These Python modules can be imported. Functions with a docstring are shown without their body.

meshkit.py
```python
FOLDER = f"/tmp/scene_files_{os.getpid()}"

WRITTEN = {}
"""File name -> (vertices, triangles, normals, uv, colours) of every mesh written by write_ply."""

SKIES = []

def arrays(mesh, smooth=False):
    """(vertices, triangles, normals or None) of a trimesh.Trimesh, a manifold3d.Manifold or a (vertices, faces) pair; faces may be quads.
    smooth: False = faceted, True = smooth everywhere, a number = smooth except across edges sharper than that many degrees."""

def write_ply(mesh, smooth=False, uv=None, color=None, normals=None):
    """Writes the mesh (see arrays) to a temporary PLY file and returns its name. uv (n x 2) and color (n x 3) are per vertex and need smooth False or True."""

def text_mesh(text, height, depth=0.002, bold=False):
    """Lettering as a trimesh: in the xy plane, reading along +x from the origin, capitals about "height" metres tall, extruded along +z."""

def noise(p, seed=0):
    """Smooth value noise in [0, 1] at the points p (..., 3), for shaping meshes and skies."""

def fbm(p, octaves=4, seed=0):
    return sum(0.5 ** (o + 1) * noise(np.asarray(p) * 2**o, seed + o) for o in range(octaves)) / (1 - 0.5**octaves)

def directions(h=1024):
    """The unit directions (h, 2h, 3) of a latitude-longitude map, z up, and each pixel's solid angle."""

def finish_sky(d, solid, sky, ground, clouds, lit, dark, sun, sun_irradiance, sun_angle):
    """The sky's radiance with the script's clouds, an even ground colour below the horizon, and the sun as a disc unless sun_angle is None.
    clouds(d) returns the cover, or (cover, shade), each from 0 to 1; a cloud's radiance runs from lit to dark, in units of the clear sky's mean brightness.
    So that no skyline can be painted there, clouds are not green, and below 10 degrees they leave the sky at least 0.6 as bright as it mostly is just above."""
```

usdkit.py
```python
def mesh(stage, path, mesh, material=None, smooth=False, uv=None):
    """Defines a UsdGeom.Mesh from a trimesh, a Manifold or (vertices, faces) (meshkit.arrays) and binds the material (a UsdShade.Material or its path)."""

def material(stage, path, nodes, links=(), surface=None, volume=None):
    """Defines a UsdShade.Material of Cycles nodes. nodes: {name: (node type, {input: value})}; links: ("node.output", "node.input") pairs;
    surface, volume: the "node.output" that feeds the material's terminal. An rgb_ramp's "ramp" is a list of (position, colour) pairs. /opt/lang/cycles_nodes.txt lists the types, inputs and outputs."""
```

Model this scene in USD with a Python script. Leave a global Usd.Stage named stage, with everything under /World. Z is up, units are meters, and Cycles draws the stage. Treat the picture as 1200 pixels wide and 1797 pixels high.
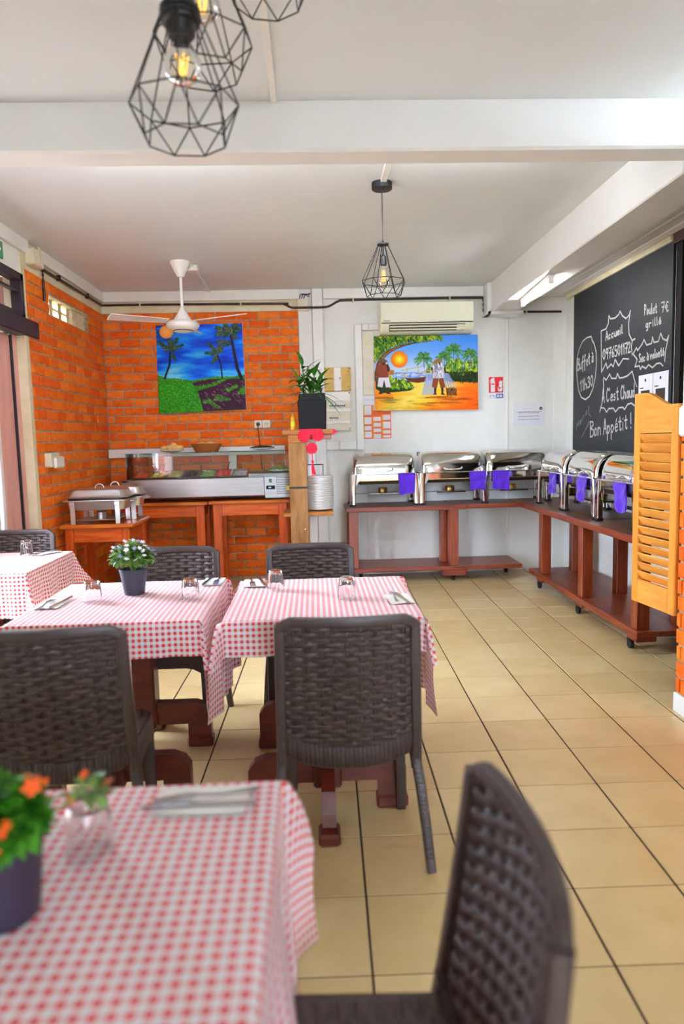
import math, random
import numpy as np, trimesh, usdkit, meshkit
import manifold3d as m3
from shapely.geometry import Polygon, Point, LineString, box as sbox
from shapely.ops import unary_union
from pxr import Usd, UsdGeom, UsdLux, UsdShade, Sdf, Gf, Vt

stage = Usd.Stage.CreateInMemory()
UsdGeom.SetStageUpAxis(stage, UsdGeom.Tokens.z)
UsdGeom.SetStageMetersPerUnit(stage, 1.0)
UsdGeom.Xform.Define(stage, '/World')
UsdGeom.Scope.Define(stage, '/World/Looks')

# ------------------------------------------------------------------ camera, sky, exposure
PITCH, YAW, ROLL = .1048, .03815, -.02483
EYE = (0.0, 0.0, 1.457)
cam = UsdGeom.Camera.Define(stage, '/World/camera')
fw = np.array([math.sin(YAW)*math.cos(PITCH), math.cos(YAW)*math.cos(PITCH), -math.sin(PITCH)])
rt = np.cross(fw, [0, 0, 1]); rt /= np.linalg.norm(rt); upv = np.cross(rt, fw)
r2 = rt*math.cos(ROLL)+upv*math.sin(ROLL); u2 = upv*math.cos(ROLL)-rt*math.sin(ROLL)
M = np.eye(4); M[0, :3] = r2; M[1, :3] = u2; M[2, :3] = -fw; M[3, :3] = EYE
cam.AddTransformOp().Set(Gf.Matrix4d(*M.ravel().tolist()))
cam.CreateHorizontalApertureAttr(24.0); cam.CreateVerticalApertureAttr(24.0*1797/1200)
cam.CreateFocalLengthAttr(24.0*1229/1200)
cam.CreateClippingRangeAttr(Gf.Vec2f(.05, 200))
cam.CreateFStopAttr(1.7); cam.CreateFocusDistanceAttr(4.4)
cam.CreateExposureAttr(1.0)

dome = UsdLux.DomeLight.Define(stage, '/World/sky')           # bright even overcast sky
dome.CreateIntensityAttr(5.5); dome.CreateColorAttr(Gf.Vec3f(.80, .95, 1.18))

# ------------------------------------------------------------------ helpers
def S(*c):
    c = np.array(c, float)/255
    return tuple(np.where(c <= .04045, c/12.92, ((c+.055)/1.055)**2.4))
rng = np.random.default_rng(7)
_names = set()
def numbered(parent, name):
    p = f'{parent}/{name}'; k = 0
    while p in _names:
        k += 1; p = f'{parent}/{name}_{k:03d}'
    _names.add(p); return p
def path_of(x): return str((x.GetPrim() if hasattr(x, 'GetPrim') else x).GetPath())
def tag(o, label=None, cat=None, group=None, kind=None):
    o = o.GetPrim() if hasattr(o, 'GetPrim') else o
    for k, v in (('label', label), ('category', cat), ('group', group), ('kind', kind)):
        if v: o.SetCustomDataByKey(k, v)
    return o
def cat(parts):
    out = []
    for p in parts:
        if isinstance(p, (list,)): p = cat(p)
        v, f, _ = meshkit.arrays(p) if not isinstance(p, trimesh.Trimesh) else (p.vertices, p.faces, None)
        out.append((np.asarray(v), np.asarray(f)))
    n = np.cumsum([0]+[len(v) for v, _ in out])
    return trimesh.Trimesh(np.vstack([v for v, _ in out]), np.vstack([f+a for (_, f), a in zip(out, n)]), process=False)
def obj(name, m, mat, parent=None, smooth=35, uv=None, kind=None, label=None, category=None, group=None):
    if isinstance(m, list): m = cat(m)
    pp = path_of(parent) if parent is not None else '/World'
    g = usdkit.mesh(stage, numbered(pp, name), m, MATS[mat], smooth=smooth, uv=uv)
    tag(g, label, category, group, kind)
    return g.GetPrim()
def place(x, loc, rot, scale=(1, 1, 1)):
    x = UsdGeom.Xformable(x)
    ops = {o.GetOpName(): o for o in x.GetOrderedXformOps()}
    if not ops:
        x.AddTranslateOp().Set(Gf.Vec3d(*map(float, loc))); x.AddRotateXYZOp().Set(Gf.Vec3f(*map(float, rot))); x.AddScaleOp().Set(Gf.Vec3f(*map(float, scale)))
    else:
        ops['xformOp:translate'].Set(Gf.Vec3d(*map(float, loc))); ops['xformOp:rotateXYZ'].Set(Gf.Vec3f(*map(float, rot))); ops['xformOp:scale'].Set(Gf.Vec3f(*map(float, scale)))
def thing(name, label, category, loc=(0, 0, 0), rz=0, group=None, rot=None, kind=None):
    x = UsdGeom.Xform.Define(stage, numbered('/World', name))
    place(x, loc, rot or (0, 0, rz))
    return tag(x, label, category, group, kind)
def dup(src, label, loc, rz=0, group=None, rot=None, scale=(1, 1, 1), name=None):
    base = name or src.GetName().split('_0')[0]
    x = UsdGeom.Xform.Define(stage, numbered('/World', base))
    p = x.GetPrim(); p.GetReferences().AddInternalReference(src.GetPath()); p.SetInstanceable(True)
    place(x, loc, rot or (0, 0, rz), scale)
    tag(p, label, src.GetCustomDataByKey('category'), group or src.GetCustomDataByKey('group'))
    return p
def rbox(x0, x1, y0, y1, z0, z1, b=.004):
    b = min(b, (x1-x0)*.45, (y1-y0)*.45, (z1-z0)*.45); P = []
    for x, sx in ((x0, 1), (x1, -1)):
        for y, sy in ((y0, 1), (y1, -1)):
            for z, sz in ((z0, 1), (z1, -1)):
                P += [(x, y+b*sy, z+b*sz), (x+b*sx, y, z+b*sz), (x+b*sx, y+b*sy, z)]
    return cat([m3.Manifold.hull_points(np.array(P))])
def cbox(c, s, b=.004): return rbox(c[0]-s[0]/2, c[0]+s[0]/2, c[1]-s[1]/2, c[1]+s[1]/2, c[2]-s[2]/2, c[2]+s[2]/2, b)
def xf(m, loc=(0, 0, 0), rz=0, rx=0, ry=0, sc=1):
    m = m.copy()
    if np.ndim(sc) or sc != 1: m.apply_transform(np.diag([*np.broadcast_to(sc, 3), 1]))
    for a, ax in ((rx, (1, 0, 0)), (ry, (0, 1, 0)), (rz, (0, 0, 1))):
        if a: m.apply_transform(trimesh.transformations.rotation_matrix(math.radians(a), ax))
    m.apply_translation(loc); return m
def grid_faces(n, m, cn=False, cm=False):
    i, j = np.meshgrid(np.arange(n if cn else n-1), np.arange(m if cm else m-1), indexing='ij')
    a, b, c, d = i*m+j, ((i+1) % n)*m+j, ((i+1) % n)*m+(j+1) % m, i*m+(j+1) % m
    q = np.stack([a, b, c, d], -1).reshape(-1, 4)
    return np.vstack([q[:, [0, 1, 2]], q[:, [0, 2, 3]]])
def lathe(prof, n=32, mod=None):
    prof = np.array(prof, float); th = np.linspace(0, 2*np.pi, n, endpoint=False)
    V = np.stack([np.outer(np.cos(th), prof[:, 0]), np.outer(np.sin(th), prof[:, 0]), np.broadcast_to(prof[:, 1], (n, len(prof)))], -1)
    if mod is not None: V[..., :2] *= mod(th[:, None], prof[None, :, 1])[..., None]
    return trimesh.Trimesh(V.reshape(-1, 3), grid_faces(n, len(prof), True, False), process=False)
def sweep(path, prof, up=(0, 0, 1), closed=False, scale=None):
    P = np.array(path, float); prof = np.array(prof, float); n, m = len(P), len(prof)
    T = (np.roll(P, -1, 0)-np.roll(P, 1, 0)) if closed else np.gradient(P, axis=0)
    T /= np.linalg.norm(T, axis=1, keepdims=True)+1e-12
    U = np.broadcast_to(np.array(up, float), (n, 3))
    sd = np.cross(T, U); L = np.linalg.norm(sd, axis=1, keepdims=True)
    bad = L[:, 0] < 1e-4
    if bad.any(): sd[bad] = np.cross(T[bad], np.array([.0, 1, .01])); L = np.linalg.norm(sd, axis=1, keepdims=True)
    sd /= L; nn = np.cross(sd, T)
    s = np.ones((n, 1)) if scale is None else np.array(scale, float).reshape(n, -1)
    if s.shape[1] == 1: s = np.repeat(s, 2, 1)
    V = P[:, None]+sd[:, None]*(prof[None, :, :1]*s[:, None, :1])+nn[:, None]*(prof[None, :, 1:]*s[:, None, 1:])
    f = [grid_faces(n, m, closed, True)[:, ::-1]]
    V = V.reshape(-1, 3)
    if not closed:
        V = np.vstack([V, P[0], P[-1]]); k = np.arange(m)
        f += [np.stack([k, (k+1) % m, np.full(m, n*m)], 1)[:, ::-1], np.stack([(k+1) % m+(n-1)*m, k+(n-1)*m, np.full(m, n*m+1)], 1)[:, ::-1]]
    t = trimesh.Trimesh(V, np.vstack(f), process=False)
    return t
def circ(r, n=8): a = np.linspace(0, 2*np.pi, n, endpoint=False); return np.stack([r*np.cos(a), r*np.sin(a)], 1)
def rrect(w, h, r, n=3):
    P = []
    for cx, cy, a0 in ((w/2-r, h/2-r, 0), (-w/2+r, h/2-r, 90), (-w/2+r, -h/2+r, 180), (w/2-r, -h/2+r, 270)):
        for a in np.radians(a0+np.linspace(0, 90, n)): P.append((cx+r*math.cos(a), cy+r*math.sin(a)))
    return np.array(P)
def tube(path, r, n=8, closed=False):
    P = np.array(path, float); d = np.abs(P[-1]-P[0]); up = (0, 0, 1) if d[2] < max(d[0], d[1])*2 else (0, 1, .013)
    return sweep(P, circ(r, n), up, closed)
def bezier(pts, n=12):
    """smooth Catmull-Rom curve through pts"""
    P = np.array(pts, float); P = np.vstack([2*P[0]-P[1], P, 2*P[-1]-P[-2]]); out = []
    for i in range(1, len(P)-2):
        t = np.linspace(0, 1, n, endpoint=False)[:, None]
        out.append(.5*((2*P[i])+(-P[i-1]+P[i+1])*t+(2*P[i-1]-5*P[i]+4*P[i+1]-P[i+2])*t**2+(-P[i-1]+3*P[i]-3*P[i+1]+P[i+2])*t**3))
    return np.vstack(out+[P[-2:-1]])
def extr(poly, h, z=0):
    ps = [poly] if poly.geom_type == 'Polygon' else list(poly.geoms)
    ms = [trimesh.creation.extrude_polygon(p, h, engine='earcut') for p in ps if p.area > 1e-9]
    m = cat(ms); m.apply_translation((0, 0, z)); return m
def blob(r, sc=(1, 1, 1), amp=.1, seed=0, sub=3, freq=2.2):
    m = trimesh.creation.icosphere(sub, 1.0); v = m.vertices
    v = v*(1+amp*(meshkit.fbm(v*freq+seed*7.3+20, 3, seed)-.5)*2)[:, None]
    return trimesh.Trimesh(v*np.array(sc)*r, m.faces, process=False)

# ------------------------------------------------------------------ materials
MATS = {}
def mat(name, col, rough=.5, metal=0, col2=None, nscale=(8, 8, 8), detail=4, lo=.35, hi=.65, bump=0, bscale=None, obj_space=False, extra=None, dist=.002, **kw):
    n = {'p': ('principled_bsdf', {'base_color': col, 'roughness': rough, 'metallic': metal, **kw})}; l = []
    if col2 is not None or bump:
        n['g'] = ('texture_coordinate', {}) if obj_space else ('geometry', {})
        src = 'g.object' if obj_space else 'g.position'
        n['m'] = ('mapping', {'scale': tuple(map(float, nscale))}); l.append((src, 'm.vector'))
        n['n'] = ('noise_texture', {'scale': 1.0, 'detail': float(detail), 'roughness': .6}); l.append(('m.vector', 'n.vector'))
        if col2 is not None:
            n['r'] = ('rgb_ramp', {'ramp': [(0, col), (lo, col), (hi, col2), (1, col2)]}); l += [('n.fac', 'r.fac'), ('r.color', 'p.base_color')]
        if bump:
            b = 'n.fac'
            if bscale is not None:
                n['m2'] = ('mapping', {'scale': tuple(map(float, bscale))}); n['n2'] = ('noise_texture', {'scale': 1.0, 'detail': 3.0}); l += [(src, 'm2.vector'), ('m2.vector', 'n2.vector')]; b = 'n2.fac'
            n['b'] = ('bump', {'strength': bump, 'distance': dist}); l += [(b, 'b.height'), ('b.normal', 'p.normal')]
    MATS[name] = usdkit.material(stage, '/World/Looks/'+name, n, l, surface='p.BSDF')
# room
mat('white_wall', S(240, 239, 234), .55, col2=S(231, 229, 221), nscale=(1.6, 1.6, 1.6), bump=.12, bscale=(60, 60, 60))
mat('white_paint', S(242, 241, 236), .4, col2=S(234, 232, 225), nscale=(3, 3, 3))
mat('white_beam', S(240, 238, 234), .45, col2=S(234, 231, 226), nscale=(1.2, 1.2, 1.2), bump=.1, bscale=(30, 30, 30))
mat('cream_paint', S(232, 222, 190), .5, col2=S(214, 200, 160), nscale=(3, 3, 3))
mat('ceiling_paint', S(230, 235, 235), .5, col2=S(222, 225, 223), nscale=(.7, .7, .7), lo=.4, hi=.7)
mat('mortar', S(186, 166, 142), .9, col2=S(146, 126, 102), nscale=(30, 30, 30), bump=.5, bscale=(120, 120, 120))
for k, (a, b) in enumerate((((240, 118, 30), (228, 98, 20)), ((244, 132, 44), (236, 108, 26)), ((236, 102, 24), (222, 88, 20)), ((246, 138, 54), (238, 116, 32)), ((232, 94, 30), (240, 114, 34)))):
    mat(f'brick_{"abcde"[k]}', S(*a), .75, col2=S(*b), nscale=(14, 14, 30), bump=.35, bscale=(90, 90, 90), specular_ior_level=.2)
for k, (a, b) in enumerate((((216, 188, 136), (208, 178, 124)), ((220, 193, 142), (211, 183, 131)), ((212, 183, 130), (204, 174, 121)))):
    mat(f'tile_{"abc"[k]}', S(*a), .27, col2=S(*b), nscale=(5, 5, 5), specular_ior_level=.45)
mat('grout', S(74, 52, 34), .9, col2=S(56, 40, 28), nscale=(20, 20, 20))
mat('dark_frame', S(38, 28, 38), .4)
mat('pink_wood', S(232, 172, 158), .45, col2=S(214, 150, 138), nscale=(12, 12, 1.5))
mat('white_frame', S(240, 236, 236), .4)
mat('dark_void', S(22, 11, 10), .8)
mat('brown_wood', S(92, 48, 34), .6, col2=S(66, 32, 22), nscale=(10, 2, 10))
mat('vent_clay', S(226, 210, 172), .8, col2=S(196, 172, 128), nscale=(12, 12, 12), bump=.3, bscale=(80, 80, 80))
mat('vent_plaster', S(236, 222, 186), .9, col2=S(212, 190, 144), nscale=(9, 9, 9), bump=.6, bscale=(40, 40, 40))
mat('ground', S(128, 124, 116), .9, col2=S(112, 108, 100), nscale=(3, 3, 3))
mat('hedge', S(70, 120, 40), .6, col2=S(120, 160, 50), nscale=(6, 6, 6))
# wood
mat('orange_wood', S(226, 102, 30), .32, col2=S(192, 70, 14), nscale=(40, 40, 3), detail=5, bump=.1, coat_weight=.4, coat_roughness=.2)
mat('orange_wood_x', S(232, 110, 36), .32, col2=S(198, 76, 18), nscale=(3, 40, 40), detail=5, bump=.1, coat_weight=.4, coat_roughness=.2)
mat('top_wood', S(222, 126, 44), .3, col2=S(190, 86, 22), nscale=(3, 30, 30), detail=5, coat_weight=.4, coat_roughness=.2)
mat('red_wood', S(158, 70, 34), .36, col2=S(120, 44, 20), nscale=(40, 40, 3), detail=5, coat_weight=.2, coat_roughness=.3)
mat('red_wood_x', S(148, 64, 34), .36, col2=S(108, 40, 22), nscale=(2.5, 40, 40), detail=5)
mat('red_wood_y', S(148, 64, 34), .36, col2=S(108, 40, 22), nscale=(40, 2.5, 40), detail=5)
mat('worn_top_x', S(120, 66, 38), .42, col2=S(74, 42, 26), nscale=(2.5, 24, 24), detail=6)
mat('worn_top_y', S(120, 66, 38), .42, col2=S(74, 42, 26), nscale=(24, 2.5, 24), detail=6)
mat('mahogany', S(112, 38, 20), .4, col2=S(76, 22, 12), nscale=(6, 20, 20), detail=5, coat_weight=.3, coat_roughness=.4)
mat('pine', S(232, 158, 62), .4, col2=S(208, 124, 38), nscale=(14, 14, 2.2), detail=5, lo=.3, hi=.75)
mat('pine_x', S(234, 164, 70), .4, col2=S(204, 118, 36), nscale=(3, 3, 26), detail=5, lo=.3, hi=.75)
mat('raw_wood', S(184, 136, 84), .75, col2=S(146, 98, 54), nscale=(16, 16, 3), detail=6, bump=.4, bscale=(200, 200, 12))
mat('shelf_wood', S(206, 138, 62), .5, col2=S(170, 98, 38), nscale=(3, 24, 24), detail=5)
# metals, plastics
mat('steel_mirror', (.78, .77, .75), .07, 1)
mat('steel_brushed', (.52, .515, .51), .32, 1, col2=(.46, .455, .45), nscale=(3, 40, 40))
mat('steel_soft', (.74, .73, .72), .18, 1)
mat('steel_satin', (.72, .715, .71), .34, 1)
mat('brass', S(150, 118, 60), .3, 1)
mat('cutlery', (.5, .5, .52), .2, 1)
mat('pan_gold', S(200, 160, 110), .3, 1)
mat('black_plastic', S(26, 26, 28), .4)
mat('black_metal', S(18, 17, 20), .45)
mat('rubber', S(20, 20, 22), .7)
mat('rattan', S(70, 55, 52), .42, col2=S(58, 44, 42), nscale=(60, 60, 60), obj_space=True, specular_ior_level=.6)
mat('white_plastic', S(238, 234, 224), .35)
mat('fan_white', S(244, 240, 234), .35)
mat('ac_white', S(236, 234, 206), .35)
mat('ac_dark', S(52, 46, 38), .5)
mat('cream_plastic', S(230, 222, 198), .4, col2=S(222, 212, 184), nscale=(8, 8, 8))
mat('yellow_board', S(224, 184, 96), .5, col2=S(206, 162, 72), nscale=(8, 8, 8))
mat('pipe_brown', S(84, 46, 36), .4, metal=.3, col2=S(50, 30, 26), nscale=(6, 6, 6))
mat('planter_black', S(22, 22, 25), .5, specular_ior_level=.2)
mat('soil', S(50, 34, 22), .95)
mat('pot_grey', S(58, 58, 74), .5)
mat('pot_dark', S(48, 38, 58), .5)
mat('porcelain', S(244, 242, 240), .18)
mat('mustard', S(238, 176, 20), .4)
mat('crochet', S(236, 34, 68), .85)
mat('bread', S(242, 204, 130), .75, col2=S(222, 170, 90), nscale=(14, 14, 14), bump=.2)
mat('basket', S(176, 98, 36), .6, col2=S(140, 72, 22), nscale=(60, 60, 160))
mat('paper', S(236, 234, 242), .7)
mat('ink', S(60, 56, 66), .8)
mat('sign_red', S(232, 30, 50), .4)
mat('sign_blue', S(40, 60, 190), .4)
mat('sign_white', S(244, 238, 232), .45)
mat('exit_green', S(60, 140, 90), .4)
mat('poster_orange', S(240, 104, 40), .6)
mat('poster_yellow', S(222, 196, 70), .6)
mat('chalkboard', S(36, 39, 45), .6, col2=S(56, 59, 65), nscale=(1.5, 1.6, 1.1), detail=5, lo=.5, hi=.85)
mat('chalk', S(196, 194, 192), .95)
mat('chalk_faint', S(128, 128, 130), .95)
mat('board_print', S(44, 34, 24), .6, col2=S(190, 130, 36), nscale=(60, 60, 60), lo=.55, hi=.75)
mat('purple_cloth', S(92, 34, 206), .95, col2=S(76, 24, 180), nscale=(90, 90, 90), bump=.5, dist=.004, sheen_weight=.3)
mat('red_led', S(230, 40, 50), .4); mat('green_led', S(30, 150, 70), .4)
mat('screen_dark', S(18, 24, 34), .2)
mat('sticker_yellow', S(230, 226, 60), .5)
mat('carrot', S(240, 92, 24), .5, col2=S(226, 70, 14), nscale=(60, 60, 60)); mat('corn', S(228, 196, 70), .5, col2=S(200, 160, 60), nscale=(60, 60, 60))
mat('potato', S(220, 206, 120), .5, col2=S(190, 170, 80), nscale=(60, 60, 60)); mat('beet', S(60, 22, 34), .4, col2=S(40, 14, 22), nscale=(60, 60, 60))
mat('cucumber', S(168, 196, 96), .45, col2=S(120, 160, 60), nscale=(50, 50, 50)); mat('tomato', S(236, 60, 30), .35, col2=S(210, 40, 20), nscale=(50, 50, 50))
mat('onion', S(220, 212, 214), .4, col2=S(190, 170, 180), nscale=(50, 50, 50)); mat('herb', S(60, 92, 34), .6, col2=S(36, 62, 22), nscale=(60, 60, 60))
mat('salad', S(176, 186, 90), .5, col2=S(110, 130, 40), nscale=(50, 50, 50))
mat('flower_white', S(232, 224, 240), .6); mat('flower_lilac', S(170, 150, 220), .6); mat('flower_orange', S(246, 96, 20), .6); mat('flower_red', S(222, 60, 50), .6)
def leafmat(name, c1, c2):
    n = {'o': ('geometry', {}), 'm': ('mapping', {'scale': (30., 30., 30.)}), 'n': ('noise_texture', {'scale': 1., 'detail': 2.}), 'r': ('rgb_ramp', {'ramp': [(.3, c1), (.7, c2)]}),
         'p': ('principled_bsdf', {'roughness': .4}), 't': ('translucent_bsdf', {}), 'x': ('mix_closure', {'fac': .3})}
    MATS[name] = usdkit.material(stage, '/World/Looks/'+name, n, [('o.position', 'm.vector'), ('m.vector', 'n.vector'), ('n.fac', 'r.fac'), ('r.color', 'p.base_color'), ('r.color', 't.color'), ('p.BSDF', 'x.closure1'), ('t.BSDF', 'x.closure2')], surface='x.closure')
leafmat('leaf_dark', S(44, 120, 34), S(88, 164, 50)); leafmat('leaf_bright', S(48, 140, 30), S(104, 176, 48)); leafmat('leaf_light', S(106, 150, 70), S(150, 182, 96))
def glassmat(name, rough=0., tint=(1, 1, 1)):
    MATS[name] = usdkit.material(stage, '/World/Looks/'+name, {'p': ('principled_bsdf', {'base_color': tint, 'roughness': rough, 'transmission_weight': 1., 'ior': 1.48})}, surface='p.BSDF')
glassmat('glass'); 
def panemat(name, tint):
    MATS[name] = usdkit.material(stage, '/World/Looks/'+name, {'t': ('transparent_bsdf', {'color': tint}), 'g': ('glossy_bsdf', {'roughness': .02, 'color': (1, 1, 1)}), 'f': ('fresnel', {'IOR': 1.45}), 'x': ('mix_closure', {})},
        [('f.fac', 'x.fac'), ('t.BSDF', 'x.closure1'), ('g.BSDF', 'x.closure2')], surface='x.closure')
panemat('pane', (.96, .98, .97)); panemat('bulb_glass', (.99, .96, .88)); panemat('pane_edge', (.45, .72, .66))
def emit(name, c, s): MATS[name] = usdkit.material(stage, '/World/Looks/'+name, {'e': ('emission', {'color': c, 'strength': s})}, surface='e.emission')
emit('tube_light_near', (.95, .98, 1.), 34.); emit('tube_light', (.9, .97, 1.04), 52.); emit('filament', (1, .52, .08), 1.3); emit('display_blue', (.4, .7, 1), .8)
# printed surface: colour carried per vertex (flat print only)
MATS['print'] = usdkit.material(stage, '/World/Looks/print', {'a': ('attribute', {'attribute': 'Cd'}), 'p': ('principled_bsdf', {'roughness': .5, 'specular_ior_level': .15})}, [('a.color', 'p.base_color')], surface='p.BSDF')
# gingham weave from the cloth's own flat coordinates
CHK = 1/.0228
MATS['gingham'] = usdkit.material(stage, '/World/Looks/gingham', {
    'a': ('uvmap', {'attribute': 'st'}), 's': ('separate_xyz', {}),
    'mu': ('math', {'math_type': 'multiply', 'value2': CHK}), 'mv': ('math', {'math_type': 'multiply', 'value2': CHK}),
    'fu': ('math', {'math_type': 'fraction'}), 'fv': ('math', {'math_type': 'fraction'}),
    'cu': ('math', {'math_type': 'less_than', 'value2': .5}), 'cv': ('math', {'math_type': 'less_than', 'value2': .5}),
    'ad': ('math', {'math_type': 'add'}), 'hf': ('math', {'math_type': 'multiply', 'value2': .5}),
    'r': ('rgb_ramp', {'ramp': [(0, S(246, 242, 244)), (.25, S(246, 208, 211)), (.75, S(236, 62, 68))], 'interpolate': False}),
    'p': ('principled_bsdf', {'roughness': .7, 'sheen_weight': .15}), 't': ('translucent_bsdf', {}), 'x': ('mix_closure', {'fac': .15})},
    [('a.UV', 's.vector'), ('s.x', 'mu.value1'), ('s.y', 'mv.value1'), ('mu.value', 'fu.value1'), ('mv.value', 'fv.value1'), ('fu.value', 'cu.value1'), ('fv.value', 'cv.value1'),
     ('cu.value', 'ad.value1'), ('cv.value', 'ad.value2'), ('ad.value', 'hf.value1'), ('hf.value', 'r.fac'), ('r.color', 'p.base_color'), ('r.color', 't.color'), ('p.BSDF', 'x.closure1'), ('t.BSDF', 'x.closure2')], surface='x.closure')

# ------------------------------------------------------------------ the setting
XL, XR, YB, ZC, YF = -2.12, 2.68, 7.40, 2.985, -4.0      # left, right, back, ceiling, open front behind the camera
def struct(name, label=None): return thing(name, label, None, kind='structure')
# floor: tiles with recessed joints, laid a degree off the walls
fl = struct('floor', 'beige square ceramic floor tiles with dark grout joints')
obj('grout', rbox(-2.6, 3.6, YF, YB+.1, -.06, -.0025, 0), 'grout', fl, smooth=False)
TT, TH, TO = 1/3, -.01915, (.1265, 2.097)
cs, sn = math.cos(TH), math.sin(TH)
tiles = []
for i in range(-9, 14):
    for j in range(-20, 18):
        cx, cy = (i+.5)*TT, (j+.5)*TT
        wx, wy = cx*cs-cy*sn+TO[0], cx*sn+cy*cs+TO[1]
        if -2.3 < wx < 3.2 and YF+.1 < wy < YB+.05: tiles.append((i, j, wx, wy))
vis = [t for t in tiles if t[3] > .75 and t[3] > abs(t[2])*1.75-.7 and t[2] < 2.75]
vis.sort(key=lambda t: t[3]); vis = vis[:300]; vs = set(vis)
def tile_mesh(t):
    g = .003
    m = rbox(-TT/2+g*1.25, TT/2-g*1.25, -TT/2+g*.75, TT/2-g*.75, -.012, 0, .0016)
    return xf(m, (t[2], t[3], rng.uniform(-.0004, .0004)), math.degrees(TH))
for t in vis: obj('floor_tile', tile_mesh(t), f'tile_{"abc"[rng.integers(3)]}', fl, smooth=False)
obj('outer_floor_tiles', [tile_mesh(t) for t in tiles if t not in vs], 'tile_a', fl, smooth=False, kind='stuff')
# ceilings and beams
c = struct('ceiling'); obj('panel', rbox(XL-.2, 3.6, YF, YB+.2, ZC, ZC+.12, 0), 'ceiling_paint', c, smooth=False)
c = struct('trim', 'white beam crossing the ceiling from side to side'); obj('beam', rbox(XL-.2, 3.4, 3.355, 3.525, 2.765, ZC+.01, .012), 'white_beam', c)
c = struct('trim', 'white beam running along the right side to the back wall')
obj('beam', rbox(1.84, 2.12, 3.5, YB, 2.705, ZC+.01, .008), 'white_beam', c)
obj('casing', [rbox(1.79, 2.17, 7.2, YB, 2.67, 2.705, .004), rbox(1.80, 1.84, 7.2, YB, 2.67, ZC, .004)], 'white_paint', c)
c = struct('ceiling', None); 
obj('soffit_backing', rbox(2.12, 3.6, 3.5, YB+.1, 2.89, 2.96, 0), 'cream_paint', c, smooth=False)
for k in range(5):
    obj('plank', rbox(2.125+k*.112, 2.125+k*.112+.106, 3.52, YB, 2.872, 2.892, .006), 'white_beam', c)
c = struct('trim', 'cream moulding above the blackboard'); obj('moulding', rbox(XR-.045, XR+.01, 5.16, 7.3, 2.825, 2.872, .01), 'cream_paint', c)
# cornice along the left and back walls
c = struct('trim', 'white cornice board under the ceiling at the back'); 
obj('cornice', [rbox(XL, -.10, YB-.035, YB, 2.885, ZC, .004), rbox(.14, 1.80, YB-.035, YB, 2.885, ZC, .004)], 'white_paint', c)
c = struct('trim', 'white cornice board on top of the left wall'); obj('cornice', [rbox(XL, XL+.035, 5.78, YB-.035, 2.885, ZC, .004), rbox(XL, XL+.03, 3.52, 5.52, 2.885, ZC, .004)], 'white_paint', c)
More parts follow.
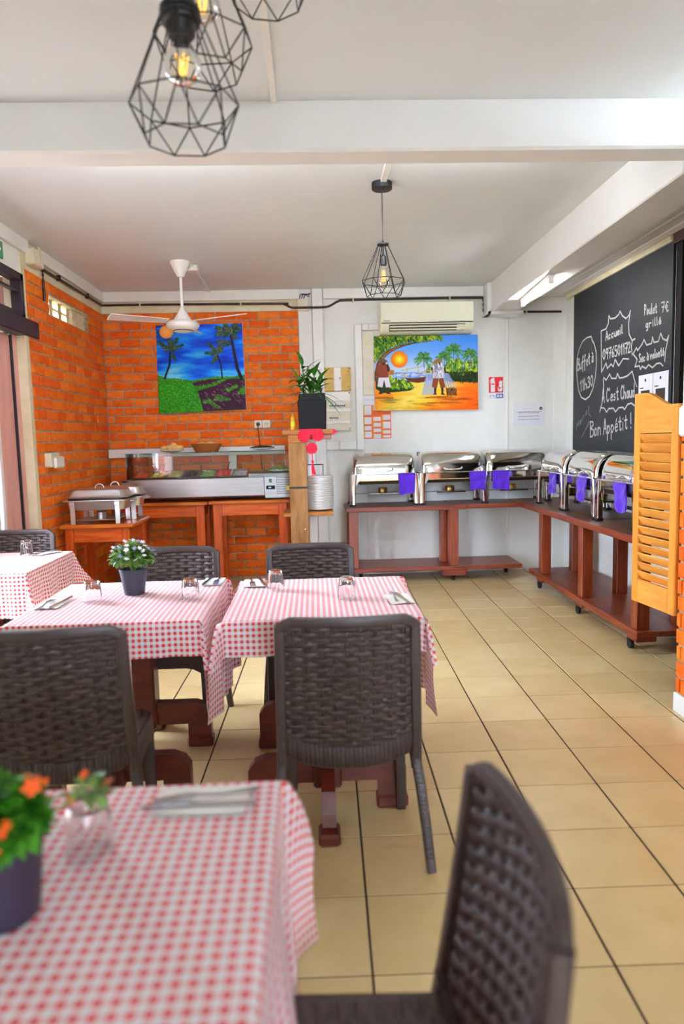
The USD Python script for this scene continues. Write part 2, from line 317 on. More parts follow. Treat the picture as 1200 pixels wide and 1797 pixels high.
# bricks
def bricks(parent, fn, u0, u1, z0, z1, holes=(), course=.0862, length=.218, mort=.0125, limit=300, phase0=.06):
    items = []
    rows = int(round((z1-z0)/course))
    for r in range(rows):
        za, zb = z0+r*course+mort/2, z0+(r+1)*course-mort/2
        ph = (r % 2)*length/2+phase0+rng.uniform(-.012, .012)
        u = u0-ph
        while u < u1:
            a, b = max(u+mort/2, u0), min(u+length-mort/2, u1); u += length
            segs = [(a, b)]
            for hu0, hu1, hz0, hz1 in holes:
                if zb > hz0+.01 and za < hz1-.01:
                    segs = [s for a_, b_ in segs for s in ((a_, min(b_, hu0)), (max(a_, hu1), b_)) if s[1]-s[0] > .015]
            for a_, b_ in segs:
                if b_-a_ > .015: items.append((za+rng.uniform(-.0012, .0012), zb+rng.uniform(-.0012, .0012), a_, b_))
    items.sort(key=lambda t: -t[0])
    rest = []
    for k, (za, zb, a, b) in enumerate(items):
        m = fn(a, b, za, zb, rng.uniform(.006, .0105))
        if k < limit: obj('brick', m, f'brick_{"abcde"[rng.choice(5, p=[.3,.25,.2,.15,.1])]}', parent, smooth=False)
        else: rest.append(m)
    if rest: obj('lower_bricks', rest, 'brick_a', parent, smooth=False, kind='stuff')
BX = -.118     # where the bricks end on the back wall
wb = struct('wall_back', 'back wall, bare orange brick on the left and white panels on the right')
obj('brickwork_mortar', rbox(XL-.1, BX, YB, YB+.15, -.02, 2.80, 0), 'mortar', wb, smooth=False)
bricks(wb, lambda a, b, za, zb, p: rbox(a, b, YB-p, YB+.03, za, zb, .0035), XL+.012, BX-.004, .02, 2.778, limit=296)
obj('render_strip', rbox(XL-.1, BX, YB-.004, YB+.15, 2.775, ZC, .002), 'cream_paint', wb)
obj('white_render', rbox(BX, 3.4, YB, YB+.15, -.02, ZC, 0), 'white_wall', wb, smooth=False)
obj('pilaster', rbox(BX+.002, .022, YB-.02, YB+.02, 0, ZC, .004), 'white_wall', wb)
obj('pilaster', rbox(.024, .135, YB-.05, YB+.02, 0, ZC, .006), 'white_paint', wb)
for xs in (2.058,): obj('cover_strip', rbox(xs-.012, xs+.012, YB-.008, YB+.01, .1, 2.66, .004), 'white_paint', wb)
obj('corner_strip', rbox(XR-.13, XR, YB-.012, YB+.01, 0, 2.87, .003), 'white_paint', wb)
for x0 in (.55, 1.25): obj('panel_joint', rbox(x0-.004, x0+.004, YB-.003, YB+.01, .1, 1.4, .001), 'white_wall', wb)
wl = struct('wall_left', 'left wall of orange brick ending at the terrace doors')
YD = 5.47      # where the bricks end on the left wall
vy0, vy1, vz0, vz1 = 5.93, 6.93, 2.522, 2.690
obj('brickwork_mortar', [rbox(XL-.2, XL, YD, vy0, -.02, 2.80, 0), rbox(XL-.2, XL, vy1, YB+.1, -.02, 2.80, 0), rbox(XL-.2, XL, vy0, vy1, -.02, vz0, 0), rbox(XL-.2, XL, vy0, vy1, vz1, 2.80, 0)], 'mortar', wl, smooth=False)
bricks(wl, lambda a, b, za, zb, p: rbox(XL-.03, XL+p, a, b, za, zb, .0035), YD+.004, YB-.012, .02, 2.778, holes=[(vy0-.004, vy1+.004, vz0-.004, vz1+.004)], limit=290)
obj('render_strip', rbox(XL-.2, XL+.004, YD, YB+.1, 2.775, ZC, .002), 'cream_paint', wl)
obj('white_post', rbox(XL-.2, XL+.006, 5.40, YD, -.02, ZC, .004), 'cream_paint', wl)
obj('white_lintel', [rbox(XL-.2, XL, YF, 5.40, 2.72, ZC, 0), rbox(XL-.2, XL, YF, 3.3, -.02, 2.72, 0)], 'white_wall', wl, smooth=False)
for y in (3.36,): obj('door_post', rbox(XL-.2, XL, y-.06, y+.06, 0, 2.73, .005), 'pink_wood', wl)
# pierced vent block set in the left wall
vb = thing('vent_block', 'cream pierced vent block set high in the left brick wall', 'vent', (XL-.06, vy0, vz0))
hole = []
scr = rbox(-.05, 0, 0, .66, 0, vz1-vz0, .002)
scr = m3.Manifold(m3.Mesh(scr.vertices.astype(np.float32), scr.faces.astype(np.uint32)))
for a in range(3):
    for b in range(2):
        cs_ = m3.CrossSection.square((.098, .026), True).offset(.018, m3.JoinType.Round, circular_segments=24)
        scr -= m3.Manifold.extrude(cs_, .3).rotate((90, 0, 90)).translate((-.15, .12+a*.205, .050+b*.075))
obj('pierced_screen', scr, 'vent_clay', vb, smooth=30)
pl = rbox(-.05, .03, .66, vy1-vy0, 0, vz1-vz0, .004); pl = pl.subdivide().subdivide().subdivide()
pl.vertices = pl.vertices+(meshkit.fbm(pl.vertices*14+5, 3)-.5)[:, None]*np.array([.03, 0, 0]); obj('rough_plaster', pl, 'vent_plaster', vb)
obj('reveal', [rbox(-.05, .055, 0, vy1-vy0, vz1-vz0-.014, vz1-vz0, .002), rbox(-.05, .05, 0, .02, 0, vz1-vz0, .002)], 'vent_clay', vb)
# terrace doors on the left
d = struct('door_1', 'terrace door opening with dark header and pinkish wooden leaf')
obj('header_beam', rbox(XL-.12, XL+.03, 3.3, 5.62, 2.275, 2.40, .006), 'dark_frame', d)
obj('frame', [rbox(XL-.10, XL-.06, 5.30, 5.40, 0, 2.275, .004)], 'pink_wood', d)
obj('frame_groove', [rbox(XL-.11, XL-.05, 5.283, 5.30, 0, 2.275, .002)], 'dark_frame', d)
obj('door_leaf', rbox(XL-.11, XL-.065, 5.0, 5.28, 0, 2.265, .004), 'pink_wood', d)
obj('edge_strip', rbox(XL-.12, XL-.05, 4.955, 5.0, 0, 2.265, .004), 'white_frame', d)
gl = obj('glass_leaf', [rbox(XL-.11, XL-.07, 4.90, 4.945, 0, 2.265, .004), rbox(XL-.11, XL-.07, 4.0, 4.90, 0, 1.0, .004), rbox(XL-.11, XL-.07, 4.0, 4.9, 2.2, 2.265, .004)], 'white_frame', d)
obj('glass', rbox(XL-.095, XL-.085, 4.0, 4.90, 1.0, 2.2, 0), 'pane', gl, smooth=False)
w = struct('window_1', 'dark framed transom window above the terrace door')
obj('frame', [rbox(XL-.06, XL+.02, 3.6, 5.40, 2.66, 2.715, .004), rbox(XL-.06, XL+.02, 5.35, 5.40, 2.40, 2.715, .004), rbox(XL-.06, XL+.02, 3.6, 5.40, 2.40, 2.43, .004), rbox(XL-.03, XL, 3.6, 5.40, 2.575, 2.595, .002)], 'dark_frame', w)
for k in range(9): obj('shutter_board', rbox(XL-.16, XL-.13, 3.62+k*.2, 3.815+k*.2, 2.42, 2.70, .004), 'pink_wood', w)
# right side: wall behind the blackboard, dark doorway, brick pillar, louvred swing door
wr = struct('wall_right', 'white right wall carrying the blackboard')
obj('white_render', rbox(XR, XR+.15, 5.16, YB+.1, -.02, 2.9, 0), 'white_wall', wr, smooth=False)
wr = struct('door_3', 'dark doorway beyond the blackboard')
obj('dark_recess', [rbox(XR+.5, XR+.6, 3.4, 5.3, -.02, 2.9, 0), rbox(XR, XR+.6, 5.08, 5.158, -.02, 2.80, 0), rbox(2.1, XR+.6, 3.36, 3.46, -.02, 2.75, 0)], 'dark_void', wr, smooth=False)
obj('doorway_lintel', rbox(XR-.03, XR+.06, 3.5, 5.16, 2.80, 2.9, .006), 'brown_wood', wr)
pw = struct('wall_right', 'brick pillar with white top at the right edge')
obj('pillar_core', rbox(1.856, 2.1, 2.6, 3.46, -.02, 1.47, 0), 'mortar', pw, smooth=False)
bricks(pw, lambda a, b, za, zb, p: rbox(1.852-p, 1.9, a, b, za, zb, .0035), 2.6, 3.46, .10, 1.47, limit=120)
obj('plaster_top', rbox(1.846, 2.1, 2.6, 3.463, 1.47, 2.78, .006), 'white_wall', pw)
obj('white_skirting', rbox(1.838, 1.9, 2.6, 3.468, 0, .10, .004), 'white_paint', pw)
obj('far_wall', rbox(1.95, 2.1, YF, 2.6, -.02, ZC, 0), 'white_wall', pw, smooth=False)
obj('intercom_box', cbox((1.835, 3.40, 1.50), (.035, .10, .15), .012), 'white_plastic', pw)
wf = struct('wall_front', 'white wall behind the camera')
obj('white_render', [rbox(XL-.2, .75, YF-.15, YF, -.02, ZC, 0), rbox(1.85, 3.6, YF-.15, YF, -.02, ZC, 0), rbox(.75, 1.85, YF-.15, YF, 2.6, ZC, 0), rbox(.75, 1.85, YF-.15, YF, -.02, .8, 0)], 'white_wall', wf, smooth=False)
# swing door, hinged on the pillar
dl = struct('door_2', 'pine louvred saloon swing door with a curved top')
place(dl, (1.845, 3.47, .50), (0, 0, 0)); 
ang = math.atan2(3.86-3.47, 1.800-1.845); DW = .39
UsdGeom.Xformable(dl).GetOrderedXformOps()[1].Set(Gf.Vec3f(0, 0, math.degrees(ang)))
# local: x from hinge to free edge, y thickness, z up (0..1.16)
def top_z(x): return 1.085+.075*(.5-.5*math.cos(math.pi*min(1, max(0, (x-.05)/(DW-.14)))))
obj('stile', rbox(DW-.055, DW, -.016, .016, 0, 1.16, .004), 'pine', dl); obj('stile', rbox(0, .055, -.016, .016, 0, 1.09, .004), 'pine', dl)
pts = [(.055, .945)]+[(DW-.055, .945)]+[(x, top_z(x)) for x in np.linspace(DW-.055, .055, 14)]
tp = extr(Polygon(pts), .026); tp.vertices = tp.vertices[:, [0, 2, 1]]*[1, -1, 1]+[0, .013, 0]; tp.invert() if tp.volume < 0 else None
obj('top_rail', tp, 'pine_x', dl); obj('bottom_rail', rbox(.055, DW-.055, -.014, .014, 0, .13, .004), 'pine_x', dl)
for k in range(16):
    m = xf(rbox(.05, DW-.05, -.029, .029, -.004, .004, .003), (0, 0, .158+k*.0505), rx=58); obj('slat', m, 'pine_x', dl)

# outside
g = struct('terrace_ground', 'pale paving outside the room'); obj('paving', rbox(-30, 30, -30, 30, -.2, -.07, 0), 'ground', g, smooth=False)

# ------------------------------------------------------------------ woven resin chair
CP, RP = .0455, .0172
def weave(hw, z0f, z1, yf, nu=112, rowsamp=7, flip=1, zmap=None):
    """A woven sheet: rows of strands going over and under. hw(z) half width, z0f(u) lower limit, yf(u, z) surface."""
    nv = int((z1-min(z0f(0), z0f(1)))/RP)*rowsamp
    u = np.linspace(-1, 1, nu); out = []
    U, T = np.meshgrid(u, np.linspace(0, 1, nv), indexing='ij')
    Z = z0f(U)+(z1-z0f(U))*T
    X = hw(Z)*U
    row = np.floor(Z/RP); fr = Z/RP-row-.5
    over = np.cos(np.pi*(X/CP+row))
    th = .0036*np.sqrt(np.clip(1-(fr*2*.97)**2, 0, 1))+.0004
    h = .0052*over
    Y = yf(U, Z)
    for sgn in (1, -1):
        out.append(np.stack([X, Y+h+sgn*th, Z], -1).reshape(-1, 3))
    V = np.vstack(out); n = nu*nv
    F1 = grid_faces(nu, nv); keep = np.ones(len(F1), bool)
    C = (X.reshape(-1)[F1]).mean(1), (row.reshape(-1)[F1]).mean(1), (fr.reshape(-1)[F1]).mean(1), (U.reshape(-1)[F1]).mean(1), (T.reshape(-1)[F1]).mean(1)
    xm = np.abs((C[0]/CP+.5) % 1-.5)*CP
    hole = (xm < .0038) & (np.abs(C[2]) > .36) & (np.abs(C[3]) > .52) & (C[4] > .3)
    F1 = F1[~hole]
    return trimesh.Trimesh(V, np.vstack([F1, F1[:, ::-1]+n]), process=False)
def make_chair(name, label, loc, rz, group):
    t = thing(name, label, 'chair', loc, rz, group)
    HT = .895
    hw = lambda z: .206+.010*np.clip((HT-z)/.5, 0, 1)
    def yb(u, z): 
        k = np.clip((z-.36)/(HT-.36), 0, 1)
        return -.165-.075*k-.02*k*(1-k)-.034*(1-u**2)*np.clip(.4+.8*k, 0, 1)+.012
    zb = lambda u: .425+.055*np.abs(u)**2.2
    obj('backrest', weave(hw, zb, HT-.02, yb), 'rattan', t, smooth=True)
    ribs = []
    for k in range(-4, 5):
        for dx in (-.006, .006):
            x = k*CP+dx; zz = np.linspace(float(zb(x/.21)), HT-.025, 10); ribs.append(tube([(x, float(yb(x/.21, z)), z) for z in zz], .0032, 5))
    obj('weave_rib', ribs, 'rattan', t)
    # rim: two side rails that run down into splayed rear legs, and the top rail
    def railx(z): return float(hw(z))+.012
    for s in (-1, 1):
        zz = np.linspace(HT-.03, .36, 16); P = [(s*railx(z), float(yb(1, z)), z) for z in zz]
        P += [(s*(railx(.36)+.010), -.176, .28), (s*(railx(.36)+.022), -.196, .16), (s*(railx(.36)+.036), -.222, .0)]
        P = np.array(P); sc = np.ones((len(P), 2)); sc[-3:, 0] = (1.02, 1.0, .92); sc[:, 1] = np.interp(P[:, 2], [0, .3, .9], [1.1, 1.2, .9])
        # carved notches down the leg
        obj('rear_leg', sweep(P, rrect(.034, .034, .008), (0, 1, 0), scale=sc), 'rattan', t)
        nt = []
        for k in range(30):
            z = .05+k*.0145
            if z < .5:
                px = np.interp(-z, -P[:, 2], P[:, 0]); py = np.interp(-z, -P[:, 2], P[:, 1]); nt += [cbox((px+dx, py-.019, z), (.0075, .006, .009), .002) for dx in (-.006, .006)]
        obj('leg_pattern', nt, 'rattan', t, smooth=False)
    u = np.linspace(-1, 1, 25); P = [(x*railx(HT-.02), float(yb(x, HT)), HT-.018-.022*max(0, abs(x)-.86)/.14*abs(x)) for x in u]
    obj('top_rail', sweep(P, rrect(.026, .034, .009), (0, 0, 1)), 'rattan', t)
    # fluted apron under the woven panel
    n = 150; u = np.linspace(-1, 1, n); fl_ = .0035*np.sin(u*np.pi*30)
    rows = []
    for k, tt in enumerate((0, .12, .5, .88, 1)):
        top = zb(u)+.006; bot = .352+.05*np.abs(u)**2.4
        z = top+(bot-top)*tt; off = (0, .010, .012, .010, 0)[k]
        rows.append(np.stack([u*.218, yb(u, .42)-off-fl_*(tt not in (0, 1)), z], -1))
    back = [r+np.array([0, .016, 0]) for r in rows[::-1]]
    V = np.stack(rows+back, 1); obj('apron', trimesh.Trimesh(V.reshape(-1, 3), grid_faces(n, V.shape[1], False, True), process=False), 'rattan', t, smooth=60)
    # seat
    sp = Polygon([(-.222, -.17), (.222, -.17), (.235, .10), (.228, .19), (.19, .222), (-.19, .222), (-.228, .19), (-.235, .10)]).buffer(-.02).buffer(.02)
    obj('seat', [extr(sp, .03, .405), extr(sp.buffer(-.012), .012, .432)], 'rattan', t)
    sw = weave(lambda z: .195+0*z, lambda u: -.15+0*u, .19, lambda u, z: -.446+.012*(1-u**2)+0*z, nu=70, rowsamp=5)
    sw.vertices = sw.vertices[:, [0, 2, 1]]*[1, 1, -1]; obj('seat_weave', sw, 'rattan', t, smooth=True)
    ar = []
    def arch(a, b, along):
        pts = [(a, .41), (b, .41), (b, .33), (b-.045, .355), (b-.08, .362), (a+.08, .362), (a+.045, .355), (a, .33)]
        return extr(Polygon(pts), .022)
    f = arch(-.2, .2, 0); f.vertices = f.vertices[:, [0, 2, 1]]*[1, -1, 1]+[0, .208, 0]; ar.append(f)
    for s in (-1, 1):
        f = arch(-.15, .17, 1); f.vertices = f.vertices[:, [2, 0, 1]]+[s*.222-.011, 0, 0]; ar.append(f)
    obj('seat_rail', ar, 'rattan', t, smooth=30)
    for s in (-1, 1): obj('front_leg', sweep([(s*.208, .188, .41), (s*.21, .19, .2), (s*.213, .194, 0)], rrect(.042, .042, .008), (0, 1, 0), scale=[1.05, .98, .85]), 'rattan', t)
    return t
G_CH = None
chair = make_chair('rattan_chair', 'dark brown woven resin chair with its back to the camera, right of centre', (.092, 2.43, 0), 0, None)
dup(chair, 'dark brown woven resin chair with its back turned, cut by the left edge', (-.86, 2.40, 0), 4)
dup(chair, 'dark woven resin chair beyond the centre table, its backrest beside the wooden plate stand', (-.03, 3.53, 0), 181.5)
dup(chair, 'dark woven resin chair beyond the left table, partly behind the potted flowers', (-.765, 3.55, 0), 179)
dup(chair, 'dark woven resin chair nearest the camera, seen side-on and blurred at the lower right', (.045, .965, 0), 90)
dup(chair, 'dark woven resin chair by the terrace door, only its top showing', (-2.0, 4.55, 0), 180)

# ------------------------------------------------------------------ dining tables and gingham cloths
ZT = .77
def dining_table(name, label, cx, cy, hx, hy, py=None):
    t = thing(name, label, 'table', (cx, cy, 0))
    obj('tabletop', rbox(-hx+.004, hx-.004, -hy+.004, hy-.004, ZT-.035, ZT-.003, .006), 'mahogany', t)
    for yy in (py if py is not None else (0,)):
        obj('column', rbox(-.055, .055, yy-.055, yy+.055, .10, ZT-.035, .01), 'mahogany', t)
        # cross rail with rounded shoulders and foot pads
        pr = Polygon([(-.31, .045), (-.31, .17), (-.285, .205), (-.24, .222), (.24, .222), (.285, .205), (.31, .17), (.31, .045), (.20, .045), (.20, .115), (-.20, .115), (-.20, .045)]).buffer(-.006).buffer(.006)
        m = extr(pr, .05); m.vertices = m.vertices[:, [0, 2, 1]]*[1, -1, 1]+[0, yy+.025, 0]; obj('cross_rail', m, 'mahogany', t)
        [obj('foot_pad', rbox(s*.255-.062, s*.255+.062, yy-.035, yy+.035, 0, .05, .008), 'mahogany', t) for s in (-1, 1)]
        # foot rail running toward the room, scrolled
        for s in ((-1,) if yy <= 0 else (1,)):
            fp = Polygon([(.03, .10), (.03, .21), (.12, .20), (.19, .16), (.225, .09), (.25, .055), (.275, .045), (.275, .0), (.18, 0), (.17, .05), (.13, .09)]).buffer(-.006).buffer(.006)
            m = extr(fp, .052); m.vertices = np.stack([m.vertices[:, 2]-.026, yy+s*m.vertices[:, 0], m.vertices[:, 1]], 1)
            obj('scroll_foot', m, 'mahogany', t); obj('toe_block', rbox(-.04, .04, yy+s*.24-.05, yy+s*.24+.05, 0, .045, .01), 'mahogany', t)
    return t
def cloth(hx, hy, dr, seed=0, pitch=.0115, swing=(0, 0, 0, 0)):
    """dr = drops (left, right, front, back); the flat cloth's own coordinates become its pattern coordinates."""
    dl, drr, df, db = dr
    nx, ny = int((2*hx+dl+drr)/pitch), int((2*hy+df+db)/pitch)
    s, t = np.meshgrid(np.linspace(-hx-dl, hx+drr, nx), np.linspace(-hy-df, hy+db, ny), indexing='ij')
    sx, sy = np.sign(s), np.sign(t)
    d1, d2 = np.maximum(np.abs(s)-hx, 0), np.maximum(np.abs(t)-hy, 0)
    r = np.hypot(d1, d2); ph = np.arctan2(d2, d1)
    cxp, cyp = np.clip(s, -hx, hx), np.clip(t, -hy, hy)
    X, Y, Z = cxp.copy(), cyp.copy(), np.full_like(s, ZT)
    R = .012
    def drop(d):           # rounded table edge
        a = np.minimum(d/R, math.pi/2); return R*np.sin(a), np.where(d > R*math.pi/2, R+(d-R*math.pi/2), R*(1-np.cos(a)))
    o, z = drop(d1); o2, z2 = drop(d2)
    rp1 = np.minimum(d1/.2, 1.6)*(.012+.012*np.sin(t*2*np.pi/.31+seed)+.006*np.sin(t*2*np.pi/.13+seed*2.1))
    rp2 = np.minimum(d2/.2, 1.6)*(.008+.010*np.sin(s*2*np.pi/.27+seed*1.7)+.005*np.sin(s*2*np.pi/.12+seed))
    only1, only2, both = (d1 > 0) & (d2 == 0), (d2 > 0) & (d1 == 0), (d1 > 0) & (d2 > 0)
    fade1 = np.clip((hy-np.abs(t))/.12, 0, 1); fade2 = np.clip((hx-np.abs(s))/.12, 0, 1)
    X += sx*only1*(o+rp1*fade1); Z -= only1*z; Y += sy*only2*(o2+rp2*fade2); Z -= only2*z2
    # corners hang as a folded flap
    m = np.minimum(ph, np.pi/2-ph); out = r*np.sin(m)*.72; dn = np.sqrt(np.maximum(r**2-out**2, 0))
    oo, zz = drop(r)
    for kx in (-1, 1):
        for ky in (-1, 1):
            sel = both & (sx == kx) & (sy == ky); w = swing[(kx > 0)*2+(ky > 0)]
            ps = math.pi/4+w; fx, fy = kx*math.cos(ps), ky*math.sin(ps)
            lay = .010*np.sin(2*ph)*np.where(ph < np.pi/4, -1, 1); bend = .02*np.sin(dn*14+seed)
            X = np.where(sel, kx*(hx+oo*np.cos(ph)*.9)+fx*out-fy*kx*ky*(lay*kx*ky)+fx*bend*np.sin(2*m), X)
            Y = np.where(sel, ky*(hy+oo*np.sin(ph)*.9)+fy*out+fx*kx*ky*(lay*kx*ky)+fy*bend*np.sin(2*m), Y)
            Z = np.where(sel, ZT-np.where(r > .02, dn-.004, zz), Z)
    top = (d1 == 0) & (d2 == 0)
    Z += top*(.0012*np.sin(s*9+seed)*np.sin(t*7))
    V = np.stack([X, Y, Z], -1).reshape(-1, 3)
    return trimesh.Trimesh(V, grid_faces(nx, ny), process=False), np.stack([s, t], -1).reshape(-1, 2)
def clothed(name_, cx, cy, hx, hy, dr, label, tlabel, seed, swing=(0, 0, 0, 0), py=None):
    dining_table('dining_table', tlabel, cx, cy, hx, hy, py)
    m, uv = cloth(hx+.003, hy+.003, dr, seed, swing=swing); m.apply_translation((cx, cy, 0))
    obj('tablecloth', m, 'gingham', smooth=True, uv=uv, label=label, category='tablecloth')
clothed('R', .018, 3.03, .378, .385, (.36, .36, .145, .16), 'red and white gingham cloth on the centre table, under the two glasses', 'mahogany pedestal table under the centre gingham cloth', 1.3, (.35, 0, .45, 0), py=(-.375, .20))
clothed('L', -.838, 3.085, .374, .39, (.34, .36, .15, .16), 'red and white gingham cloth on the left table, under the small flower pot', 'mahogany pedestal table under the left gingham cloth', 2.6, (0, 0, .5, 0), py=(-.36, .20))
clothed('N', -.475, .965, .377, .39, (.36, .42, .16, .17), 'red and white gingham cloth on the nearest table, blurred in the foreground', 'mahogany pedestal table under the nearest gingham cloth', .4, (0, 0, 0, .3), py=(0,))
clothed('B', -1.975, 4.215, .375, .37, (.05, .22, .26, .2), 'red and white gingham cloth on the far left table by the terrace door', 'mahogany pedestal table under the far left gingham cloth', 3.1, py=(0,))

# ------------------------------------------------------------------ lamps, fan, air conditioner, pipes
def bar(a, b, r=.0022, n=5): return tube([a, b], r, n)
def make_pendant(label, loc, top, rz=0, globe=False):
    """Diamond wire cage lamp; local origin at the centre of the lower ring; top = local height of the ceiling."""
    t = thing('pendant_lamp', label, 'lamp', loc, rz, 'black wire cage pendant lamps')
    R1, R0, z1, z2, zt = .137, .104, .088, .30, .305
    w = 2*np.pi/8
    A = [(R1*math.cos(k*w), R1*math.sin(k*w), z1) for k in range(8)]
    B = [(R0*math.cos((k+.5)*w), R0*math.sin((k+.5)*w), 0) for k in range(8)]
    if globe: z2, zt = .292, .300
    C = [((.05 if globe else .032)*math.cos(k*w), (.05 if globe else .032)*math.sin(k*w), z2) for k in range(8)]
    D = [(.020*math.cos(k*w), .020*math.sin(k*w), zt) for k in range(8)]
    wires = []
    for k in range(8):
        wires += [bar(A[k], A[(k+1) % 8]), bar(B[k], B[(k+1) % 8]), bar(A[k], B[k]), bar(A[k], B[k-1]), bar(A[k], C[k]), bar(C[k], D[k])]
    obj('wire_cage', wires, 'black_metal', t, smooth=True)
    if globe:
        obj('cap', lathe([(0, .43), (.012, .43), (.016, .425), (.030, .36), (.042, .318), (.050, .314), (.051, .308), (.051, .303), (.047, .301), (.051, .298), (.051, .292), (.048, .289), (.050, .285), (.048, .28), (.038, .276), (.036, .252), (.03, .246), (0, .246)], 32), 'black_plastic', t)
        bl = obj('bulb', lathe([(0, .247), (.017, .247), (.018, .235), (.024, .222), (.038, .207), (.0455, .19), (.0475, .176), (.044, .158), (.034, .143), (.018, .134), (0, .131)], 32), 'bulb_glass', t, smooth=True)
        obj('filament', [tube([(.016*math.cos(a), .016*math.sin(a), .206), (.006*math.cos(a), .006*math.sin(a), .158)], .0022, 5) for a in np.linspace(.4, 2*np.pi+.4, 4, endpoint=False)], 'filament', bl, smooth=True)
        obj('cord', bar((0, 0, .43), (0, 0, top-.02), .0035, 6), 'black_metal', t)
        obj('ceiling_rose', lathe([(0, top-.044), (.010, top-.042), (.058, top-.040), (.062, top-.036), (.062, top), (0, top)], 28), 'black_metal', t)
        return t
    obj('cap', lathe([(0, .33), (.006, .33), (.01, .312), (.036, .309), (.036, .303), (0, .303)], 20), 'black_metal', t)
    obj('socket', lathe([(0, .305), (.006, .304), (.007, .245), (.016, .238), (.019, .225), (.0195, .185), (.0, .185)], 20), 'black_plastic', t)
    bl = obj('bulb', lathe([(0, .186), (.0125, .186), (.0135, .175), (.020, .15), (.0285, .115), (.0315, .09), (.029, .068), (.02, .054), (.008, .048), (0, .0475)], 24), 'bulb_glass', t, smooth=True)
    fil = [tube([(.008*math.cos(a), .008*math.sin(a), .155), (.0115*math.cos(a), .0115*math.sin(a), .085)], .0016, 5) for a in np.linspace(0, 2*np.pi, 4, endpoint=False)]
    obj('filament', fil, 'filament', bl, smooth=True)
    obj('cord', bar((0, 0, .33), (0, 0, top-.02), .0035, 6), 'black_metal', t)
    obj('ceiling_rose', lathe([(0, top-.044), (.010, top-.042), (.058, top-.040), (.062, top-.036), (.062, top), (0, top)], 28), 'black_metal', t)
    return t
def pend_at(label, x, y, z, rz, globe=True): return make_pendant(label, (x, y, z), ZC-z, rz, globe)
pend_at('black wire cage pendant lamp hanging alone over the buffet end of the room', .458, 4.40, 2.318, 12, False)
pend_at('black wire cage pendant lamp hanging lowest, front one of the upper left cluster', -.303, 1.89, 2.222, 4)
pend_at('black wire cage pendant lamp just behind the lowest one, its top cut off', -.274, 2.10, 2.487, 17)
pend_at('black wire cage pendant lamp of which only the bottom ring shows', -.097, 2.23, 2.752, 9)
def trunking(label, x, y0, y1, w=.028):
    t = thing('cable_trunking', label, 'trunking'); obj('channel', rbox(x-w/2, x+w/2, y0, y1, ZC-.016, ZC, .003), 'white_plastic', t)
trunking('white cable trunking on the near ceiling behind the lamp cluster', -.135, -1.5, 3.355)
trunking('white cable trunking on the ceiling leading to the lone lamp', .462, 3.525, 4.35, .036)
trunking('white cable trunking on the ceiling behind the fan', -1.01, 6.28, 7.36, .024)
f = thing('ceiling_fan', 'white ceiling fan on a long rod in front of the brick wall', 'fan', (-1.09, 6.2, 0))
obj('canopy', lathe([(0, ZC), (.082, ZC), (.083, ZC-.012), (.030, ZC-.125), (.016, ZC-.13), (0, ZC-.13)], 32), 'fan_white', f)
obj('rod', lathe([(0, ZC-.12), (.013, ZC-.12), (.013, 2.58), (0, 2.58)], 16), 'fan_white', f)
obj('motor_cover', lathe([(0, 2.60), (.017, 2.60), (.022, 2.585), (.078, 2.50), (.082, 2.495), (0, 2.495)], 40), 'fan_white', f)
obj('motor', lathe([(0, 2.495), (.078, 2.497), (.118, 2.488), (.138, 2.468), (.140, 2.450), (.128, 2.430), (.100, 2.416), (.084, 2.411), (.082, 2.404), (.06, 2.397), (0, 2.394)], 48), 'fan_white', f, smooth=60)
obj('trim_ring', lathe([(.086, 2.411), (.088, 2.408), (.084, 2.404), (.082, 2.408), (.086, 2.411)], 40), 'ac_dark', f)
for k in range(3):
    n = 14; xs = np.linspace(.13, .62, n); V = []
    for x in xs:
        w = .05+.022*(x-.13)/.49; tw = math.radians(11)
        for q in (-1, -.4, .4, 1): V.append((x, q*w*math.cos(tw), 2.487+q*w*math.sin(tw)+.004*(1-q*q)))
    V = np.array(V); W = np.vstack([V, V-[0, 0, .005]]); F = grid_faces(n, 4)
    edge = [i*4 for i in range(n)]+[(n-1)*4+j for j in range(1, 4)]+[i*4+3 for i in range(n-2, -1, -1)]+[2, 1]
    ef = [(edge[i], edge[(i+1) % len(edge)], edge[i]+4*n) for i in range(len(edge))]+[(edge[(i+1) % len(edge)], edge[(i+1) % len(edge)]+4*n, edge[i]+4*n) for i in range(len(edge))]
    obj('blade', xf(trimesh.Trimesh(W, np.vstack([F, F[:, ::-1]+4*n, ef]), process=False), rz=90+120*k), 'fan_white', f)
obj('junction_box', rbox(.02, .13, .10, .2, ZC-.05, ZC, .006), 'white_plastic', f)
# air conditioner
a = thing('air_conditioner', 'cream wall air conditioner above the beach painting', 'air conditioner', (1.185, YB, 0))
pr = Polygon([(0, 2.50), (-.10, 2.50), (-.16, 2.525), (-.198, 2.58), (-.205, 2.62), (-.205, 2.795), (-.185, 2.812), (0, 2.812)])
m = extr(pr, .95); m.vertices = np.stack([m.vertices[:, 2]-.475, m.vertices[:, 0], m.vertices[:, 1]], 1); obj('body', m, 'ac_white', a)
obj('front_panel', rbox(-.472, .472, -.217, -.2, 2.605, 2.805, .008), 'ac_white', a)
obj('panel_gap', rbox(-.465, .465, -.209, -.19, 2.596, 2.604, .001), 'ac_dark', a)
obj('air_outlet', xf(rbox(-.385, .385, -.004, .004, -.036, .036, .002), (0, -.186, 2.553), rx=34), 'ac_dark', a)
for k in range(2): obj('louver', xf(rbox(-.38, .38, -.012, .0, -.0075, .0075, .003), (0, -.184-.017*k, 2.540+.026*k), rx=34), 'ac_white', a)
obj('right_grille_end', xf(rbox(.30, .385, -.012, .0, -.03, .03, .003), (0, -.188, 2.553), rx=34), 'ac_white', a)
